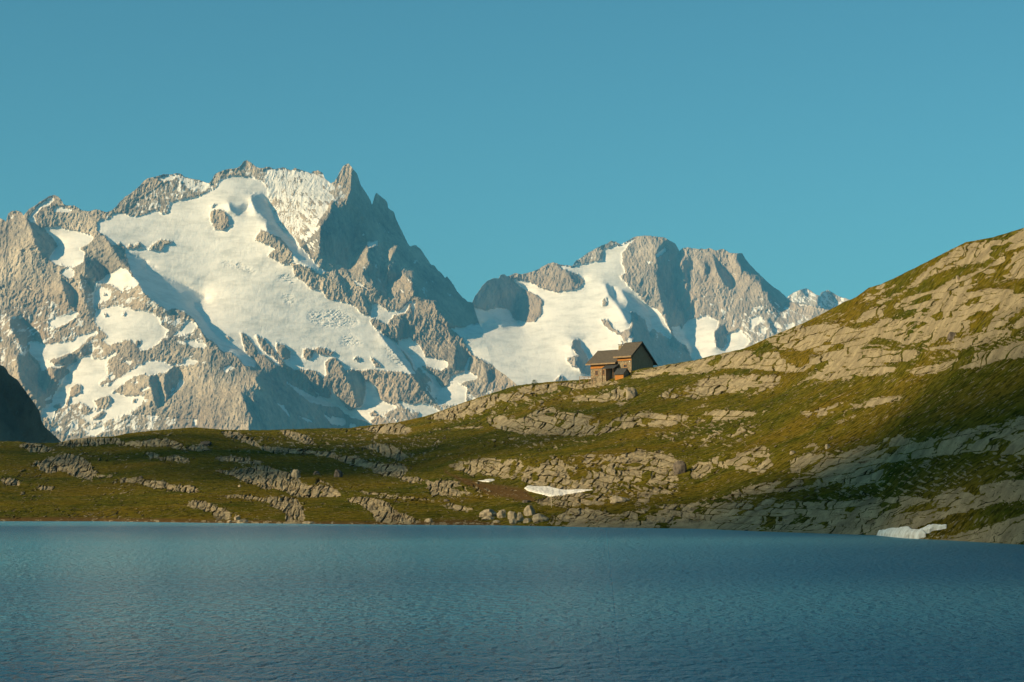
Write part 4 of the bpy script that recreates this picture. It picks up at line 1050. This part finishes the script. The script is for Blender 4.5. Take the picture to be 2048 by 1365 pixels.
bx('ridge_cap', slate2, rf, -5.3, 0.56, RY-0.14, RY+0.14, RZ+t_-0.02, RZ+t_+0.08)
bx('eave_board', edge, rf, -5.3, 0.55, -0.80, -0.75, roofz(0)-0.80, roofz(0)-0.42)
bm = bmesh.new(); prism(bm, [(-0.76, roofz(0)-0.95), (RY, RZ-0.28), (W1+1.0, roofz(W1+1.0)-0.28), (W1+1.0, roofz(W1+1.0)+0.05), (RY, RZ+0.05), (-0.76, roofz(0)-0.62)], 0.55, 0.60); bmesh.ops.recalc_face_normals(bm, faces=bm.faces)
mesh_obj('barge_board', bm, trim, rf)
for yy in (0.9, 2.2, 5.0, 6.6):
    zt = roofz(yy)-0.28
    bx('purlin_end', trim, rf, 0.0, 0.5, yy-0.09, yy+0.09, zt-0.16, zt+0.02)
def window(x, z, w, h, par=hut, y=0.0):
    f = empty('window', (x, y, z), 0); f.parent = par
    del f
def add_window(x, z, w, h, y=0.0):
    bm = bmesh.new(); d = 0.10
    box(bm, x-w/2-0.1, x-w/2, y-0.06, y+0.02, z-0.08, z+h+0.1); box(bm, x+w/2, x+w/2+0.1, y-0.06, y+0.02, z-0.08, z+h+0.1)
    box(bm, x-w/2, x+w/2, y-0.06, y+0.02, z+h, z+h+0.1); box(bm, x-w/2, x+w/2, y-0.06, y+0.02, z-0.08, z)
    box(bm, x-0.03, x+0.03, y-0.045, y+0.01, z, z+h)
    bmesh.ops.recalc_face_normals(bm, faces=bm.faces)
    o = mesh_obj('window', bm, frame_m, hut)
    bx('pane', glass, o, x-w/2, x+w/2, y-0.025, y-0.012, z, z+h)
    bx('sill', edge, o, x-w/2-0.18, x+w/2+0.18, y-0.16, y-0.061, z-0.16, z-0.085)
    bx('lintel', edge, o, x-w/2-0.22, x+w/2+0.22, y-0.10, y-0.003, z+h+0.105, z+h+0.33)
add_window(-2.0, 0.95, 0.95, 0.62)
bx('wall_lamp', lamp_m, hut, -0.55, -0.25, -0.28, -0.09, 2.22, 2.42, bev=0.04)
# low wing
wing = hut
WX0, WX1 = -13.6, -4.62
wy, wr, we, wrz = 0.02, 3.7, 2.72, 5.55
pr('wing_wall', stone, hut, [(wy, -3.5), (7.4, -3.5), (7.4, we-0.2), (wr, wrz-0.2), (wy, we-0.12)], WX0, WX1)
bx('wing_larch_band', orange, hut, WX0-0.03, WX1, wy-0.05, wy, 1.02, we-0.25)
bx('wing_band_rail', trim, hut, WX0-0.04, WX1, wy-0.09, wy-0.05, 0.96, 1.05)
sl = (wrz-we)/(wr-wy)
wf = pr('wing_roof', slate, hut, [(-0.85, we-sl*0.87), (wr, wrz), (8.2, wrz-(8.2-wr)*sl), (8.2, wrz-(8.2-wr)*sl+t_), (wr, wrz+t_+0.03), (-0.85, we-sl*0.87+t_)], WX0-1.0, WX1+0.02)
bx('eave_board', edge, wf, WX0-1.0, WX1, -0.90, -0.85, we-sl*0.87-0.14, we-sl*0.87+0.2)
bx('ridge_cap', slate2, wf, WX0-1.0, -5.32, wr-0.13, wr+0.13, wrz+t_-0.02, wrz+t_+0.07)
ch = bx('chimney', stone, wf, -7.05, -5.95, wr-0.6, wr+0.4, wrz-0.9, wrz+1.15, bev=0.03)
bx('chimney_cap', trim, ch, -7.15, -5.85, wr-0.7, wr+0.5, wrz+1.36, wrz+1.46)
for q in ((-7.0, wr-0.55), (-6.1, wr-0.55), (-7.0, wr+0.25), (-6.1, wr+0.25)):
    bx('cap_post', stone, ch, q[0], q[0]+0.12, q[1], q[1]+0.12, wrz+1.15, wrz+1.36)
add_window(-11.6, -0.62, 0.80, 1.12, wy)
add_window(-9.35, -0.55, 0.80, 1.12, wy)
# porch on the wing beside the tall block
pf = pr('porch_roof', slate2, hut, [(wy-0.06, 1.72), (wy-0.06, 1.86), (-2.0, 0.85), (-2.0, 0.72)], -8.2, -3.9)
bx('porch_post', trim, hut, -8.0, -7.86, -1.9, -1.76, -2.6, 0.86); bx('porch_post', trim, hut, -4.5, -4.36, -1.9, -1.76, -2.6, 0.86)
bx('door', trim, hut, -6.6, -5.6, wy-0.08, wy-0.005, -1.2, 0.95)
bx('porch_side', dark, hut, -7.0, -6.9, -1.8, wy-0.06, -2.2, 0.8)
# small shed in front of the hut
su, sv = 1247.0, 755.0
sg = pos(su, sv, HY-4.0); sx, sy, sz = [float(q) for q in sg]
shed = empty('wood_shed', (sx, sy, sz), HR, label='little larch shed with a dark slate roof in front of the hut', category='shed')
L1, D1 = 2.75, 2.1
pr('wall', orange, shed, [(0, -1.5), (D1, -1.5), (D1, 0.95), (D1/2, 2.05), (0, 0.95)], -L1, -0.05)
pr('gable_wall', dark, shed, [(0, -1.5), (D1, -1.5), (D1, 0.95), (D1/2, 2.05), (0, 0.95)], -0.05, 0.0)
rs = pr('roof', slate2, shed, [(-0.35, 0.72), (D1/2, 2.12), (D1+0.45, 0.62), (D1+0.45, 0.74), (D1/2, 2.26), (-0.35, 0.84)], -L1-0.25, 0.3)
bx('ridge_cap', slate2, rs, -L1-0.26, 0.31, D1/2-0.1, D1/2+0.1, 2.22, 2.31)
# terrace fence left of the hut
f0 = pos(1159.0, 761.0, HY+10); f1 = pos(1187.0, 758.5, HY+8)
fv = Vector(f1)-Vector(f0); fl = fv.length
fence = empty('terrace_fence', Vector(f0), math.atan2(fv.y, fv.x), label='low pale timber rail fence on the terrace left of the hut', category='fence')
m_f = simple('pale_fence_timber', (0.24, 0.15, 0.085), (0.36, 0.25, 0.15), 4.0)
for i in range(4):
    x = fl*i/3.0; bx('post', m_f, fence, x-0.045, x+0.045, -0.05, 0.05, -1.2, 0.95)
for z in (0.25, 0.57, 0.88): bx('rail', m_f, fence, 0, fl, -0.085, -0.052, z-0.05, z+0.05)
# posts
def post(u, v, hpx, r, label, name='wooden_post', m=None, cat='post'):
    g = ground_at(u, v); s = g.y/F
    bm = bmesh.new(); bmesh.ops.create_cone(bm, segments=10, radius1=r, radius2=r*0.8, depth=hpx*s+0.6, cap_ends=True)
    bmesh.ops.translate(bm, vec=(0, 0, (hpx*s+0.6)/2-0.6), verts=bm.verts)
    o = mesh_obj(name, bm, m or trim, None, label=label, category=cat); o.location = g
post(1103.5, 1016, 26, 0.035, 'thin pale marker pole standing in front of the largest snow patch', 'marker_pole', simple('pale_pole', (0.34, 0.30, 0.22), (0.44, 0.40, 0.31), 4), 'pole')
post(1262.5, 750, 9, 0.09, 'short wooden post below the corner of the hut')
# shrub on the skyline
def shrub(u, v, wpx, hpx, label, seed):
    g = ground_at(u, v); s = g.y/F; w, h = wpx*s, hpx*s; rnd = random.Random(seed)
    e = empty('shrub', g, 0, label=label, category='shrub')
    bm = bmesh.new()
    for k in range(9):
        a = rnd.uniform(0, 6.28); r = rnd.uniform(0.2, 0.45)*w; t = Vector((math.cos(a)*r, math.sin(a)*r, h*rnd.uniform(0.6, 0.95)))
        q = t.orthogonal().normalized()*0.03; q2 = t.cross(q).normalized()*0.03
        b = [bm.verts.new(p) for p in (q-t*0.1, q2-t*0.1, -q-t*0.1)]; c = bm.verts.new(t)
        for i in range(3): bm.faces.new((b[i], b[(i+1) % 3], c))
    mesh_obj('stem', bm, trim, e)
    bm = bmesh.new()
    for k in range(900):
        a = rnd.uniform(0, 6.28); rr = rnd.random()**0.5; z = rnd.random()
        rad = 0.5*w*(0.35+0.65*math.sin(math.pi*min(1, z*0.75+0.2)))*(0.8+0.3*math.sin(3*a+k%3))
        c = Vector((math.cos(a)*rr*rad, math.sin(a)*rr*rad, z*h)); ls = rnd.uniform(0.04, 0.09)
        d1 = Vector((rnd.uniform(-1, 1), rnd.uniform(-1, 1), rnd.uniform(-1, 1))).normalized()*ls; d2 = d1.orthogonal().normalized()*ls*0.6
        bm.faces.new([bm.verts.new(c+q) for q in (d1, d2, -d1, -d2)])
    mesh_obj('foliage', bm, simple('dwarf_willow_leaves', (0.04, 0.06, 0.015), (0.09, 0.11, 0.03), 3.0), e)
shrub(1069, 773, 18, 13, 'small dark shrub on the skyline left of the hut', 5)
# ------------------------------------------------------------------ haze
if HAZE:
    n = bpy.data.materials.new('thin_mountain_air'); n.use_nodes = True; t = n.node_tree; t.nodes.clear()
    o = t.nodes.new('ShaderNodeOutputMaterial'); pv = t.nodes.new('ShaderNodeVolumePrincipled')
    pv.inputs['Color'].default_value = (0.12, 0.55, 1.0, 1); pv.inputs['Density'].default_value = 3.3e-5; pv.inputs['Anisotropy'].default_value = 0.0
    t.links.new(pv.outputs[0], o.inputs['Volume'])
    bm = bmesh.new(); bmesh.ops.create_cube(bm, size=1.0)
    bmesh.ops.scale(bm, vec=(52000, 52000, 2165), verts=bm.verts); bmesh.ops.translate(bm, vec=(0, 0, 2165/2-420), verts=bm.verts)
    me = bpy.data.meshes.new('haze'); bm.to_mesh(me); bm.free()
    link('haze', me, n, kind='stuff', label='thin blue mountain air fading the far peaks')
